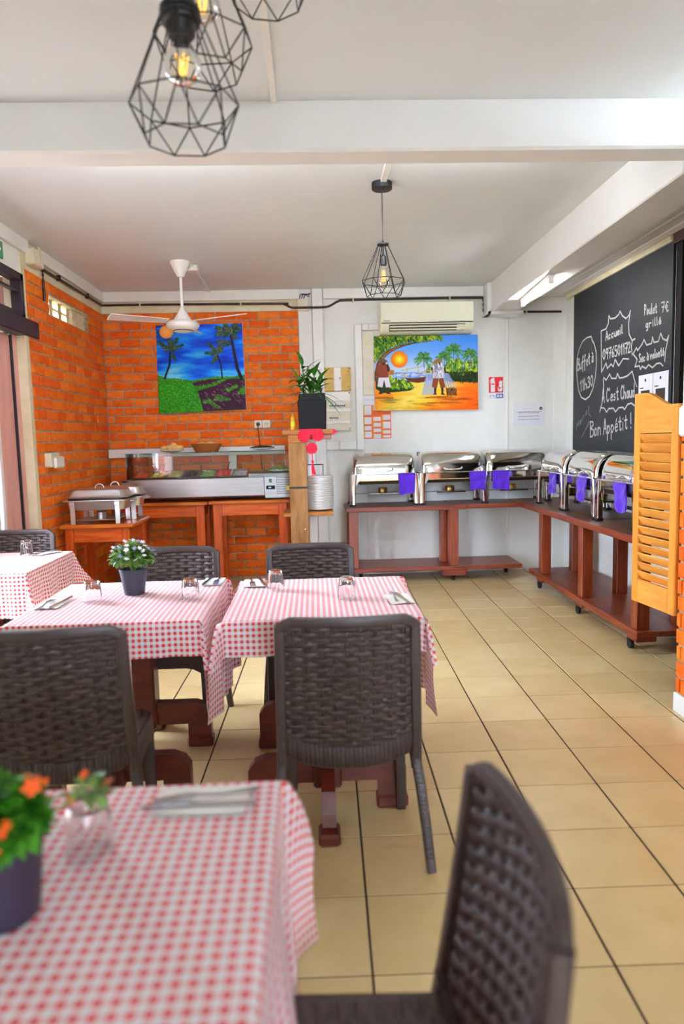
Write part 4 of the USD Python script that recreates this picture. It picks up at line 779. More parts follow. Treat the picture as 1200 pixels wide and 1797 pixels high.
# ------------------------------------------------------------------ blackboard and papers
bb = thing('blackboard', 'large blackboard with chalk lettering on the right wall', 'blackboard')
obj('board', rbox(XR-.02, XR+.005, 5.165, 7.13, .98, 2.825, .003), 'chalkboard', bb)
CHALK = [[(6.643,2.308),(6.677,2.359),(6.787,2.362),(6.889,2.342),(6.969,2.282),(7.027,2.201),(7.043,2.096),(7.021,1.987),(6.982,1.877),(6.908,1.801),(6.803,1.774),(6.703,1.798),(6.618,1.869),(6.568,1.966),(6.546,2.08),(6.554,2.197),(6.599,2.277),(6.654,2.326)],[(7.011,2.071),(7.014,2.186),(6.975,2.185),(6.967,2.163),(7.006,2.135),(6.963,2.123),(6.959,2.095),(6.985,2.074),(7.011,2.071)],[(6.956,2.135),(6.951,2.089),(6.932,2.08),(6.916,2.099),(6.914,2.14),(6.912,2.083)],[(6.863,2.191),(6.876,2.2),(6.885,2.177),(6.881,2.052)],[(6.9,2.141),(6.865,2.145)],[(6.809,2.196),(6.822,2.206),(6.831,2.182),(6.827,2.058)],[(6.845,2.147),(6.811,2.151)],[(6.787,2.125),(6.753,2.135),(6.76,2.156),(6.779,2.152),(6.787,2.119),(6.774,2.098),(6.753,2.11)],[(6.721,2.205),(6.718,2.116),(6.709,2.106),(6.7,2.116)],[(6.738,2.169),(6.702,2.174)],[(6.622,2.166),(6.642,2.169),(6.653,2.134),(6.644,2.114),(6.626,2.127),(6.622,2.171),(6.619,2.117)],[(6.65,2.206),(6.634,2.186)],[(6.936,1.939),(6.917,1.968),(6.914,1.862)],[(6.879,1.945),(6.86,1.973),(6.857,1.868)],[(6.825,1.977),(6.822,1.872)],[(6.823,1.909),(6.801,1.927),(6.779,1.919),(6.773,1.878)],[(6.749,1.974),(6.719,1.988),(6.701,1.969),(6.731,1.94),(6.7,1.928),(6.699,1.897),(6.725,1.884),(6.751,1.891)],[(6.65,1.994),(6.675,1.966),(6.677,1.92),(6.651,1.892),(6.627,1.921),(6.626,1.967),(6.65,1.994)],[(6.424,2.002),(6.447,2.375),(6.338,2.378),(6.291,2.418),(6.283,2.484),(6.244,2.45),(6.15,2.442),(6.078,2.46),(6.052,2.482),(6.007,2.437),(5.936,2.402),(5.877,2.418),(5.853,2.451),(5.883,2.353),(5.871,2.262),(5.81,2.202),(5.825,2.153),(5.805,2.084)],[(5.81,2.202),(5.761,2.21)],[(6.424,2.002),(6.327,2.074),(6.296,2.022),(6.22,2.054),(6.172,2.026),(6.137,2.085),(6.062,2.022),(5.975,2.074),(5.871,2.059)],[(6.344,2.276),(6.321,2.353),(6.294,2.278)],[(6.336,2.303),(6.302,2.306)],[(6.248,2.311),(6.266,2.317),(6.279,2.297),(6.268,2.279),(6.247,2.286)],[(6.189,2.313),(6.206,2.319),(6.219,2.299),(6.208,2.281),(6.188,2.288)],[(6.164,2.32),(6.16,2.29),(6.139,2.284),(6.123,2.296),(6.121,2.322),(6.119,2.285)],[(6.102,2.304),(6.066,2.309),(6.073,2.323),(6.093,2.321),(6.102,2.3),(6.088,2.286),(6.065,2.293)],[(6.042,2.324),(6.041,2.288)],[(6.043,2.34),(6.042,2.342)],[(6.012,2.361),(6.009,2.293),(6.001,2.29)],[(6.374,2.203),(6.396,2.179),(6.398,2.137),(6.374,2.11),(6.353,2.133),(6.352,2.175),(6.374,2.203)],[(6.289,2.175),(6.311,2.156),(6.33,2.174),(6.32,2.198),(6.298,2.197),(6.289,2.175),(6.294,2.11)],[(6.271,2.197),(6.223,2.201),(6.249,2.11)],[(6.262,2.156),(6.225,2.156)],[(6.172,2.201),(6.199,2.156),(6.198,2.12),(6.176,2.111),(6.162,2.134),(6.177,2.151),(6.198,2.138)],[(6.104,2.2),(6.139,2.201),(6.141,2.16),(6.113,2.165),(6.102,2.138),(6.115,2.111),(6.143,2.115)],[(6.062,2.2),(6.081,2.178),(6.083,2.138),(6.062,2.111),(6.042,2.134),(6.042,2.173),(6.062,2.2)],[(6.021,2.178),(6.007,2.199),(6.003,2.112)],[(5.978,2.177),(5.964,2.199),(5.961,2.112)],[(5.942,2.194),(5.899,2.199),(5.922,2.112)],[(5.933,2.155),(5.901,2.156)],[(5.881,2.181),(5.866,2.198),(5.846,2.181),(5.882,2.112),(5.84,2.115)],[(6.452,1.642),(6.423,1.691),(6.366,1.786),(6.381,1.933),(6.372,1.949),(6.321,1.92),(6.264,1.956),(6.246,1.97),(6.206,1.927),(6.112,1.919),(6.086,1.959),(6.04,1.916),(5.968,1.914),(5.882,1.922),(5.8,1.951),(5.755,1.874),(5.712,1.819)],[(6.452,1.642),(6.433,1.679),(6.352,1.671),(6.301,1.633),(6.254,1.663),(6.158,1.663),(6.111,1.629),(6.048,1.662),(5.967,1.662),(5.931,1.642),(5.873,1.684),(5.805,1.689),(5.73,1.659)],[(6.404,1.723),(6.382,1.846),(6.352,1.724)],[(6.397,1.766),(6.361,1.771)],[(6.263,1.829),(6.285,1.847),(6.305,1.798),(6.299,1.744),(6.277,1.726),(6.256,1.745)],[(6.242,1.847),(6.243,1.823)],[(6.216,1.757),(6.177,1.764),(6.185,1.788),(6.206,1.785),(6.215,1.751),(6.2,1.728),(6.176,1.738)],[(6.126,1.786),(6.149,1.782),(6.145,1.762),(6.124,1.753),(6.13,1.732),(6.155,1.735)],[(6.083,1.836),(6.079,1.742),(6.068,1.731),(6.059,1.741)],[(6.101,1.801),(6.061,1.801)],[(5.971,1.831),(5.991,1.848),(6.009,1.802),(6.004,1.75),(5.983,1.733),(5.965,1.751)],[(5.955,1.848),(5.95,1.734)],[(5.952,1.774),(5.936,1.791),(5.92,1.78),(5.915,1.735)],[(5.862,1.787),(5.885,1.792),(5.896,1.758),(5.885,1.735),(5.867,1.747),(5.863,1.793),(5.859,1.736)],[(5.846,1.793),(5.841,1.748),(5.822,1.737),(5.807,1.754),(5.806,1.793),(5.804,1.737)],[(5.759,1.783),(5.781,1.791),(5.788,1.76),(5.775,1.738),(5.758,1.755)],[(5.76,1.849),(5.755,1.739)],[(6.669,1.41),(6.673,1.556),(6.61,1.554),(6.599,1.526),(6.661,1.492),(6.592,1.476),(6.585,1.44),(6.626,1.414),(6.669,1.41)],[(6.55,1.493),(6.574,1.462),(6.558,1.42),(6.527,1.435),(6.524,1.478),(6.55,1.493)],[(6.488,1.498),(6.485,1.427)],[(6.487,1.477),(6.462,1.5),(6.437,1.488),(6.43,1.432)],[(6.364,1.434),(6.335,1.572),(6.296,1.44)],[(6.354,1.482),(6.307,1.491)],[(6.278,1.509),(6.273,1.381)],[(6.278,1.495),(6.25,1.511),(6.225,1.48),(6.252,1.444),(6.276,1.453)],[(6.197,1.515),(6.192,1.39)],[(6.196,1.502),(6.169,1.518),(6.145,1.487),(6.171,1.451),(6.195,1.46)],[(6.116,1.489),(6.067,1.5),(6.077,1.525),(6.104,1.52),(6.116,1.482),(6.097,1.458),(6.066,1.471)],[(6.1,1.542),(6.083,1.57)],[(6.02,1.581),(6.016,1.478),(6.003,1.466),(5.99,1.478)],[(6.045,1.54),(5.993,1.544)],[(5.96,1.534),(5.958,1.47)],[(5.961,1.562),(5.96,1.566)],[(5.906,1.589),(5.902,1.488),(5.888,1.477),(5.876,1.488)],[(5.929,1.549),(5.879,1.553)],[(5.812,1.608),(5.808,1.521)],[(5.807,1.49),(5.806,1.484)],[(5.601,2.374),(5.604,2.452),(5.583,2.446),(5.578,2.426),(5.586,2.412),(5.602,2.413)],[(5.552,2.408),(5.562,2.394),(5.554,2.37),(5.541,2.375),(5.54,2.398),(5.552,2.408)],[(5.526,2.406),(5.523,2.375),(5.509,2.366),(5.499,2.376),(5.497,2.403),(5.496,2.365)],[(5.484,2.439),(5.481,2.367),(5.476,2.363)],[(5.462,2.38),(5.438,2.382),(5.443,2.397),(5.456,2.397),(5.462,2.377),(5.452,2.361),(5.437,2.365)],[(5.416,2.425),(5.413,2.365),(5.406,2.356),(5.4,2.362)],[(5.428,2.403),(5.402,2.401)],[(5.329,2.417),(5.285,2.415),(5.308,2.345)],[(5.32,2.383),(5.287,2.379)],[(5.227,2.4),(5.244,2.41),(5.26,2.39),(5.258,2.361),(5.24,2.337),(5.224,2.342)],[(5.269,2.384),(5.236,2.38)],[(5.269,2.369),(5.239,2.366)],[(5.543,2.292),(5.566,2.299),(5.576,2.281),(5.558,2.27),(5.542,2.28)],[(5.542,2.298),(5.541,2.25),(5.564,2.245)],[(5.519,2.297),(5.518,2.267)],[(5.519,2.285),(5.506,2.297),(5.489,2.293)],[(5.459,2.295),(5.458,2.266)],[(5.46,2.308),(5.459,2.31)],[(5.429,2.323),(5.427,2.268),(5.419,2.265)],[(5.396,2.322),(5.393,2.267),(5.386,2.264)],[(5.365,2.278),(5.332,2.28),(5.338,2.291),(5.357,2.291),(5.365,2.275),(5.352,2.263),(5.331,2.267)],[(5.354,2.3),(5.342,2.311)],[(5.752,1.983),(5.714,2.038),(5.789,2.09),(5.734,2.134),(5.709,2.109),(5.632,2.15),(5.602,2.181),(5.554,2.132),(5.473,2.135),(5.46,2.182),(5.436,2.137),(5.365,2.135),(5.332,2.191),(5.295,2.145),(5.24,2.124),(5.208,2.159),(5.25,2.053),(5.26,1.974)],[(5.752,1.983),(5.672,1.982),(5.654,1.952),(5.624,1.974),(5.561,1.95),(5.517,1.974),(5.449,1.946),(5.385,1.97),(5.329,1.968),(5.286,1.943)],[(5.656,2.068),(5.67,2.078),(5.681,2.064),(5.669,2.047),(5.655,2.034),(5.661,2.013),(5.679,2.016)],[(5.641,2.027),(5.617,2.031),(5.622,2.045),(5.635,2.043),(5.641,2.023),(5.631,2.01),(5.616,2.016)],[(5.584,2.04),(5.595,2.045),(5.603,2.028),(5.596,2.011),(5.583,2.017)],[(5.523,2.044),(5.538,2.046),(5.545,2.026),(5.538,2.013),(5.526,2.02),(5.523,2.047),(5.521,2.013)],[(5.543,2.07),(5.532,2.057)],[(5.492,2.047),(5.48,2.015),(5.469,2.048)],[(5.444,2.049),(5.454,2.035),(5.447,2.015),(5.434,2.021),(5.433,2.041),(5.444,2.049)],[(5.417,2.082),(5.415,2.02),(5.41,2.017)],[(5.388,2.05),(5.397,2.037),(5.39,2.017),(5.378,2.023),(5.377,2.042),(5.388,2.05)],[(5.363,2.05),(5.361,2.018)],[(5.363,2.041),(5.353,2.051),(5.343,2.045),(5.34,2.019)],[(5.32,2.077),(5.318,2.026),(5.312,2.019),(5.306,2.025)],[(5.331,2.058),(5.308,2.058)],[(5.294,2.036),(5.273,2.04),(5.278,2.052),(5.289,2.051),(5.294,2.033),(5.286,2.02),(5.273,2.026)],[(5.288,2.062),(5.281,2.075)]]
CHALK_FAINT = [[(7.019,1.484),(7.012,1.552),(6.989,1.521),(6.968,1.579),(6.957,1.521)],[(6.939,1.546),(6.892,1.578),(6.901,1.585),(6.927,1.568),(6.939,1.543),(6.922,1.541),(6.892,1.565)],[(6.866,1.605),(6.865,1.574)],[(6.866,1.592),(6.849,1.615),(6.828,1.625)],[(6.757,1.664),(6.777,1.657),(6.793,1.631),(6.78,1.624),(6.756,1.644)],[(6.718,1.691),(6.717,1.66)],[(6.719,1.704),(6.718,1.706)],[(6.885,1.411),(6.817,1.463),(6.75,1.515),(6.696,1.566),(6.728,1.523),(6.794,1.481)],[(6.711,1.704),(6.72,1.635),(6.664,1.608)]]

def ribbons(L, w, x):
    sh = unary_union([LineString(st).buffer(w/2, resolution=3) for st in L if len(st) > 1])
    m = extr(sh, .0012); m.vertices = np.stack([x-m.vertices[:, 2], m.vertices[:, 0], m.vertices[:, 1]], 1); m.invert(); return m
obj('chalk_writing', ribbons(CHALK, .0125, XR-.0195), 'chalk', bb, smooth=False, kind='stuff'); obj('faint_chalk_writing', ribbons(CHALK_FAINT, .007, XR-.0195), 'chalk_faint', bb, smooth=False, kind='stuff')
for k, (ya, lb) in enumerate(((5.435, 'white menu sheet with dark photo, left of two on the blackboard'), (5.19, 'white menu sheet with dark photo, right of two on the blackboard'))):
    t = thing('menu_sheet', lb, 'paper', (XR-.022, ya, 1.55)); H = .352
    obj('sheet', rbox(-.003, 0, 0, .236, 0, H, .001), 'paper', t); obj('photo', rbox(-.0045, -.002, .045, .19, H-.25, H-.125, .0005), 'board_print', t)
    obj('round_logo', xf(lathe([(0, .002), (.012, .002), (.012, 0), (0, 0)], 16), (-.003, .118, H-.045), ry=-90), 'ink', t); obj('text_line', rbox(-.0042, -.002, .15, .21, H-.108, H-.1, .0003), 'ink', t)
def sheet(name, label, x0, x1, z0, z1, category, y=YB-.004, mt='paper'):
    t = thing(name, label, category, (x0, y, z0)); obj('sheet', rbox(0, x1-x0, -.003, 0, 0, z1-z0, .001), mt, t); return t
def prn(t, x0, x1, z0, z1, mt, nm, d=.0042): return obj(nm, rbox(x0, x1, -d, -.002, z0, z1, .0003), mt, t, smooth=False)
t = sheet('notice', 'white printed notice with a small round dark logo', 2.125, 2.452, 1.545, 1.775, 'paper')
for z, a, b in ((.142, .03, .295), (.131, .05, .27), (.097, .055, .27), (.063, .045, .275)):
    segs = []; x = a; r_ = np.random.default_rng(int(z*1000))
    while x < b: w = r_.uniform(.008, .03); segs.append(rbox(x, min(x+w, b), -.004, -.002, z-.0022, z+.0022, .0003)); x += w+.005
    obj('text_line', segs, 'ink', t, smooth=False, kind='stuff')
obj('round_logo', xf(lathe([(0, .002), (.017, .002), (.017, 0), (0, 0)], 24), (.29, -.003, .175), rx=90), 'ink', t); obj('logo_swoosh', cbox((.292, -.0055, .172), (.018, .001, .006), .0004), 'sticker_yellow', t)
t = sheet('safety_poster', 'white and orange notice with boxed paragraphs, partly behind the beach painting', .528, .832, 1.424, 1.885, 'poster', YB-.005)
prn(t, .004, .294, .02, .37, 'poster_orange', 'orange_ground', .0036)
for k, col in enumerate(([(.265, .37), (.17, .25), (.105, .158), (.03, .1)], [(.31, .37), (.20, .25), (.14, .19), (.085, .13), (.02, .075)], [(.30, .37), (.21, .27), (.12, .20), (.068, .11), (.025, .058)])):
    for z0, z1 in col: prn(t, .004+k*.098, .014+k*.098, z0, z1, 'poster_yellow', 'yellow_edge', .0044); prn(t, .016+k*.098, .088+k*.098, z0+.004, z1-.004, 'paper', 'text_box', .0048); [prn(t, .022+k*.098, .08+k*.098, z-.001, z+.001, 'chalk', 'text_line', .0052) for z in np.arange(z0+.012, z1-.008, .011)]
prn(t, .02, .25, .43, .434, 'chalk', 'heading_line'); prn(t, .02, .25, .418, .421, 'chalk', 'heading_line')
# fire extinguisher sign
t = sheet('fire_sign', 'red and white fire extinguisher sign on the white wall', 1.858, 2.012, 1.838, 2.060, 'sign', mt='sign_white')
prn(t, .001, .152, .058, .220, 'sign_red', 'red_field', .0042)
def flat(t, pts, mt, nm, d=.0052, sc=1.):
    m = extr(Polygon(pts).buffer(0), .002); m.vertices = np.stack([m.vertices[:, 0], -d+.002-m.vertices[:, 2], m.vertices[:, 1]], 1); m.invert() if m.volume < 0 else None; obj(nm, m, mt, t, smooth=False)
flat(t, [(.021, .066), (.066, .066), (.066, .172), (.058, .184), (.062, .198), (.064, .206), (.05, .212), (.034, .208), (.018, .19), (.011, .166), (.018, .166), (.026, .182), (.028, .176), (.021, .166)], 'sign_white', 'extinguisher_symbol')
prn(t, .03, .058, .138, .152, 'sign_red', 'symbol_label', .0062)
for dz, w in ((0, 1), (.034, .9), (.066, .72)):
    flat(t, [(.10-.005*(w-1), .072+dz), (.135, .068+dz), (.146, .09+dz*1.0), (.142, .115+dz), (.132, .098+dz), (.124, .105+dz), (.12, .09+dz), (.108, .098+dz), (.094, .12+dz), (.098, .09+dz)] if dz == 0 else [(.108, .085+dz), (.13, .07+dz), (.144, .09+dz), (.146, .118+dz), (.134, .104+dz), (.122, .126+dz), (.12, .104+dz), (.108, .108+dz)], 'sign_white', 'flame_symbol', .0052+.0002*dz)
prn(t, .001, .078, .002, .046, 'paper', 'instruction_strip'); prn(t, .08, .152, .002, .046, 'sign_blue', 'blue_strip'); [prn(t, a, a+.022, .008, .036, 'sign_white', 'blue_strip_symbol', .005) for a in (.088, .118)]
flat(t, [(.006, .018), (.02, .032), (.03, .026), (.02, .022)], 'ink', 'instruction_symbol', .005); flat(t, [(.038, .03), (.06, .014), (.07, .014), (.05, .03)], 'ink', 'instruction_symbol', .005)
# electrical boxes and their white trunking
t = thing('meter_board', 'yellowed wooden meter board with a white strip of breakers', 'electrical panel', (.131, YB-.002, 1.945)); obj('board', rbox(0, .275, -.05, 0, 0, .243, .004), 'yellow_board', t)
obj('breaker_strip', rbox(.098, .175, -.062, -.048, 0, .24, .004), 'white_plastic', t); obj('main_switch', rbox(.158, .168, -.07, -.06, .125, .14, .002), 'black_plastic', t); obj('red_button', xf(lathe([(0, .006), (.005, .005), (.006, 0), (0, 0)], 10), (.163, -.061, .112), rx=90), 'red_led', t)
for q in (.06, .125, .15, .195): obj('strip_joint', rbox(.1, .173, -.0635, -.06, q-.001, q+.001, .0004), 'cream_paint', t)
for x, z in ((.012, .228), (.262, .228), (.022, .2), (.25, .2), (.25, .04), (.262, .012)): obj('screw', xf(lathe([(0, .004), (.005, .003), (.006, 0), (0, 0)], 8), (x, -.05, z), rx=90), 'black_metal', t)
t = thing('fuse_box', 'white two-row fuse box partly behind the black planter', 'electrical panel', (.10, YB-.002, 1.537)); obj('housing', rbox(0, .302, -.075, 0, 0, .402, .006), 'cream_plastic', t)
obj('top_cover', rbox(.004, .298, -.084, -.07, .302, .398, .005), 'white_plastic', t)
for z0, n in ((.215, 9), (.09, 5)):
    obj('breaker_window', rbox(.03, .29, -.079, -.07, z0-.02, z0+.075, .003), 'cream_plastic', t); obj('window_cover', rbox(.03, .296, -.086, -.074, z0-.02, z0+.012, .003), 'white_plastic', t)
    for k in range(n): b_ = obj('breaker', rbox(.075+k*.0185, .0915+k*.0185, -.090, -.076, z0+.018, z0+.066, .002), 'white_plastic', t); obj('toggle', rbox(.078+k*.0185, .088+k*.0185, -.098, -.088, z0+.032, z0+.05, .002), 'black_plastic', b_)
for z in (.385, .02): obj('screw', xf(lathe([(0, .004), (.006, .003), (.007, 0), (0, 0)], 8), (.285, -.085 if z > .1 else -.075, z), rx=90), 'black_metal', t)
def duct(label, *bx):
    t = thing('cable_duct', label, 'trunking')
    for b in bx: obj('channel', rbox(*b, .005), 'white_paint', t)
duct('white cable duct standing upright beside the electrical boxes', (.455, .530, YB-.045, YB, 1.33, 2.62), (.532, .60, YB-.04, YB, 2.56, 2.625), (.602, .705, YB-.04, YB, 2.56, 2.625))
duct('white cable duct running level below the electrical boxes', (.137, .27, YB-.045, YB, 1.335, 1.435), (.272, .453, YB-.045, YB, 1.335, 1.435))
t = thing('wall_panel', 'speckled cream wall panel left of the beach painting', 'panel'); obj('panel', rbox(.534, .66, YB-.012, YB, 1.9, 2.555, .003), 'cream_plastic', t)
t = thing('wall_hook', 'tiny black hook on the white wall above the roll-top dishes', 'hook', (1.105, YB, 1.275)); obj('plate', rbox(-.014, .014, -.01, 0, -.02, .02, .003), 'black_plastic', t); obj('slot', rbox(-.006, .006, -.013, -.008, -.014, .014, .002), 'white_plastic', t)

# ------------------------------------------------------------------ buffet furniture
def leg(t, x, y, z0, z1, w, mt, d=None): d = d or w; return obj('leg', rbox(x-w/2, x+w/2, y-d/2, y+d/2, z0, z1, .004), mt, t)
t = thing('serving_table', 'dark red-brown serving table with low shelf along the white back wall', 'table')
obj('top_board', rbox(.305, 1.36, 6.86, YB-.01, .732, .772, .005), 'worn_top_x', t); obj('top_board', rbox(1.364, 2.04, 6.865, YB-.01, .734, .774, .005), 'worn_top_x', t)
obj('front_edge', rbox(.30, 1.50, 6.842, 6.862, .728, .774, .004), 'red_wood_x', t); obj('front_edge', rbox(1.504, 2.042, 6.848, 6.866, .736, .776, .004), 'red_wood_x', t)
obj('low_shelf', rbox(.36, 2.06, 6.86, YB-.015, .118, .16, .005), 'red_wood_x', t)
for x, y in ((.372, 6.92), (1.375, 6.92), (1.325, 7.15), (.372, 7.3)): leg(t, x, y, .16, .732, .092, 'red_wood')
obj('foot_block', rbox(1.26, 1.50, 6.87, 6.97, .06, .118, .004), 'red_wood_x', t)
def caster(par, x, y, z1=.085):
    c = obj('caster', xf(lathe([(0, .013), (.028, .013), (.032, .009), (.032, -.009), (.028, -.013), (0, -.013)], 20), (x, y, .032), rx=90, rz=90), 'rubber', par)
    obj('caster_fork', [rbox(x-.02, x+.02, y-.016, y+.016, z1-.01, z1, .002), rbox(x-.02, x-.014, y-.012, y+.014, .03, z1-.006, .002), rbox(x+.014, x+.02, y-.012, y+.014, .03, z1-.006, .002)], 'black_metal', c); return c
caster(t, 1.375, 6.93, .062); caster(t, .45, 7.1, .118); caster(t, 2.0, 7.25, .118)
t = thing('serving_cart', 'dark red-brown wheeled serving cart under the blackboard', 'cart')
obj('top_board', rbox(2.075, XR-.03, 4.36, 5.36, .734, .774, .005), 'worn_top_y', t); obj('top_board', rbox(2.075, XR-.03, 5.364, 7.38, .734, .774, .005), 'worn_top_y', t)
obj('front_edge', rbox(2.052, 2.074, 4.35, 7.36, .728, .776, .004), 'red_wood_y', t)
obj('low_shelf', rbox(2.066, 2.60, 4.34, 6.62, .128, .162, .005), 'red_wood_y', t); obj('shelf_edge', rbox(2.048, 2.066, 4.335, 6.60, .118, .166, .004), 'red_wood_y', t)
for y in (4.43, 5.37, 6.34): leg(t, 2.115, y, .162, .734, .088, 'red_wood'); leg(t, 2.43, y+.08, .162, .734, .088, 'red_wood'); obj('caster_block', rbox(2.06, 2.2, y-.06, y+.07, .085, .128, .004), 'red_wood_y', t); caster(t, 2.10, y+.1, .085); caster(t, 2.5, y+.1, .128)
def stool_table(label, x0, x1, y0, y1, zt, lw, name='side_table', tmat='top_wood'):
    t = thing(name, label, 'table'); obj('top_board', rbox(x0, x1, y0, y1, zt-.034, zt, .010), tmat, t)
    i = .035
    for x in (x0+i+lw/2, x1-i-lw/2):
        for y in (y0+i+lw/2, y1-.02-lw/2): leg(t, x, y, 0, zt-.034, lw, 'orange_wood')
    h = .115
    obj('apron', rbox(x0+i+lw, x1-i-lw, y0+i+.012, y0+i+.034, zt-.034-h, zt-.034, .003), 'orange_wood_x', t); obj('apron', rbox(x0+i+lw, x1-i-lw, y1-.054, y1-.032, zt-.034-h, zt-.034, .003), 'orange_wood_x', t)
    for x in (x0+i+.012, x1-i-.034): obj('apron', rbox(x, x+.022, y0+i+lw, y1-.02-lw, zt-.034-h, zt-.034, .003), 'orange_wood', t)
    return t
stool_table('orange varnished wooden table under the right half of the salad bar', -1.045, -.245, 6.885, 7.37, .872, .085)
stool_table('orange varnished wooden table under the left half of the salad bar', -1.87, -1.06, 6.90, 7.37, .868, .085)
stool_table('orange varnished wooden table in the left corner carrying two steel dishes', -2.075, -1.485, 5.70, 6.32, .81, .066)
# ------------------------------------------------------------------ refrigerated salad bar
t = thing('salad_bar', 'stainless steel refrigerated salad bar with a glass guard', 'salad bar')
x0, x1, y0, y1 = -1.89, -.235, 6.95, 7.30
obj('front_panel', rbox(x0, x1-.262, y0, y0+.02, .912, 1.098, .006), 'steel_brushed', t)
obj('body', [rbox(x0, x1, y0+.02, y1, .912, 1.075, .005), rbox(x0, x0+.06, y0, y1, 1.07, 1.10, .004), rbox(x0, x1-.3, y1-.03, y1, 1.07, 1.10, .004)], 'steel_brushed', t)
obj('machine_housing', rbox(x1-.42, x1, y0+.02, y1, 1.07, 1.135, .006), 'steel_brushed', t)
obj('control_panel', rbox(x1-.26, x1, y0, y0+.02, .885, 1.10, .004), 'steel_brushed', t)
for r in range(8):
    for k in range(10):
        if not (r == 4 and k > 7): obj('vent_slot', cbox((x1-.138+k*.0135, y0-.0005, 1.085-r*.0225), (.007, .003, .0125 if r < 6 else .009), .001), 'black_plastic', t, smooth=False)
obj('yellow_sticker', rbox(x1-.045, x1-.006, y0-.003, y0, .963, 1.0, .001), 'sticker_yellow', t)
sw_ = obj('power_switch', rbox(x1-.215, x1-.188, y0-.008, y0+.002, 1.04, 1.075, .003), 'black_plastic', t); obj('lit_rocker', rbox(x1-.212, x1-.191, y0-.012, y0-.006, 1.044, 1.071, .002), 'green_led', sw_)
ds = obj('display', rbox(x1-.245, x1-.158, y0-.006, y0+.002, .972, 1.01, .003), 'screen_dark', t); obj('digits', [cbox((x1-.215+k*.014, y0-.0072, .992), (.008, .002, .014), .0005) for k in range(2)], 'display_blue', ds)
obj('foot', [rbox(a-.03, a+.03, b-.03, b+.03, .8725, .914, .003) for a in (x0+.1,) for b in (y0+.08,)], 'black_plastic', t); obj('foot', rbox(x1-.13, x1-.07, y0+.05, y0+.11, .8725, .914, .003), 'black_plastic', t); obj('foot', rbox(x0+.07, x0+.13, y1-.1, y1-.04, .869, .914, .003), 'black_plastic', t); obj('foot', rbox(x1-.13, x1-.07, y1-.1, y1-.04, .8725, .914, .003), 'black_plastic', t)
obj('underside_board', rbox(x0+.02, x1-.02, y0+.03, y1-.01, .900, .912, .002), 'brown_wood', t)
g_ = obj('front_glass', rbox(x0+.05, x1, y0+.02, y0+.025, 1.10, 1.350, 0), 'pane', t, smooth=False)
obj('side_glass', rbox(x0+.05, x0+.055, y0+.025, y1, 1.10, 1.350, 0), 'pane', t, smooth=False); obj('top_glass', rbox(x0+.045, x1, y0+.015, y1, 1.350, 1.356, 0), 'pane', t, smooth=False)
obj('glass_edge', [rbox(x0+.045, x1, y0+.012, y0+.0155, 1.349, 1.357, 0), rbox(x0+.047, x0+.051, y0+.017, y0+.0205, 1.10, 1.35, 0)], 'pane_edge', t, smooth=False)
for x in (x0+.13, x0+.17, x0+.48*(x1-x0)+.1, x1-.06): obj('glass_clip', [cbox((x, y0+.022, 1.335), (.012, .022, .03), .003)], 'steel_soft', t)
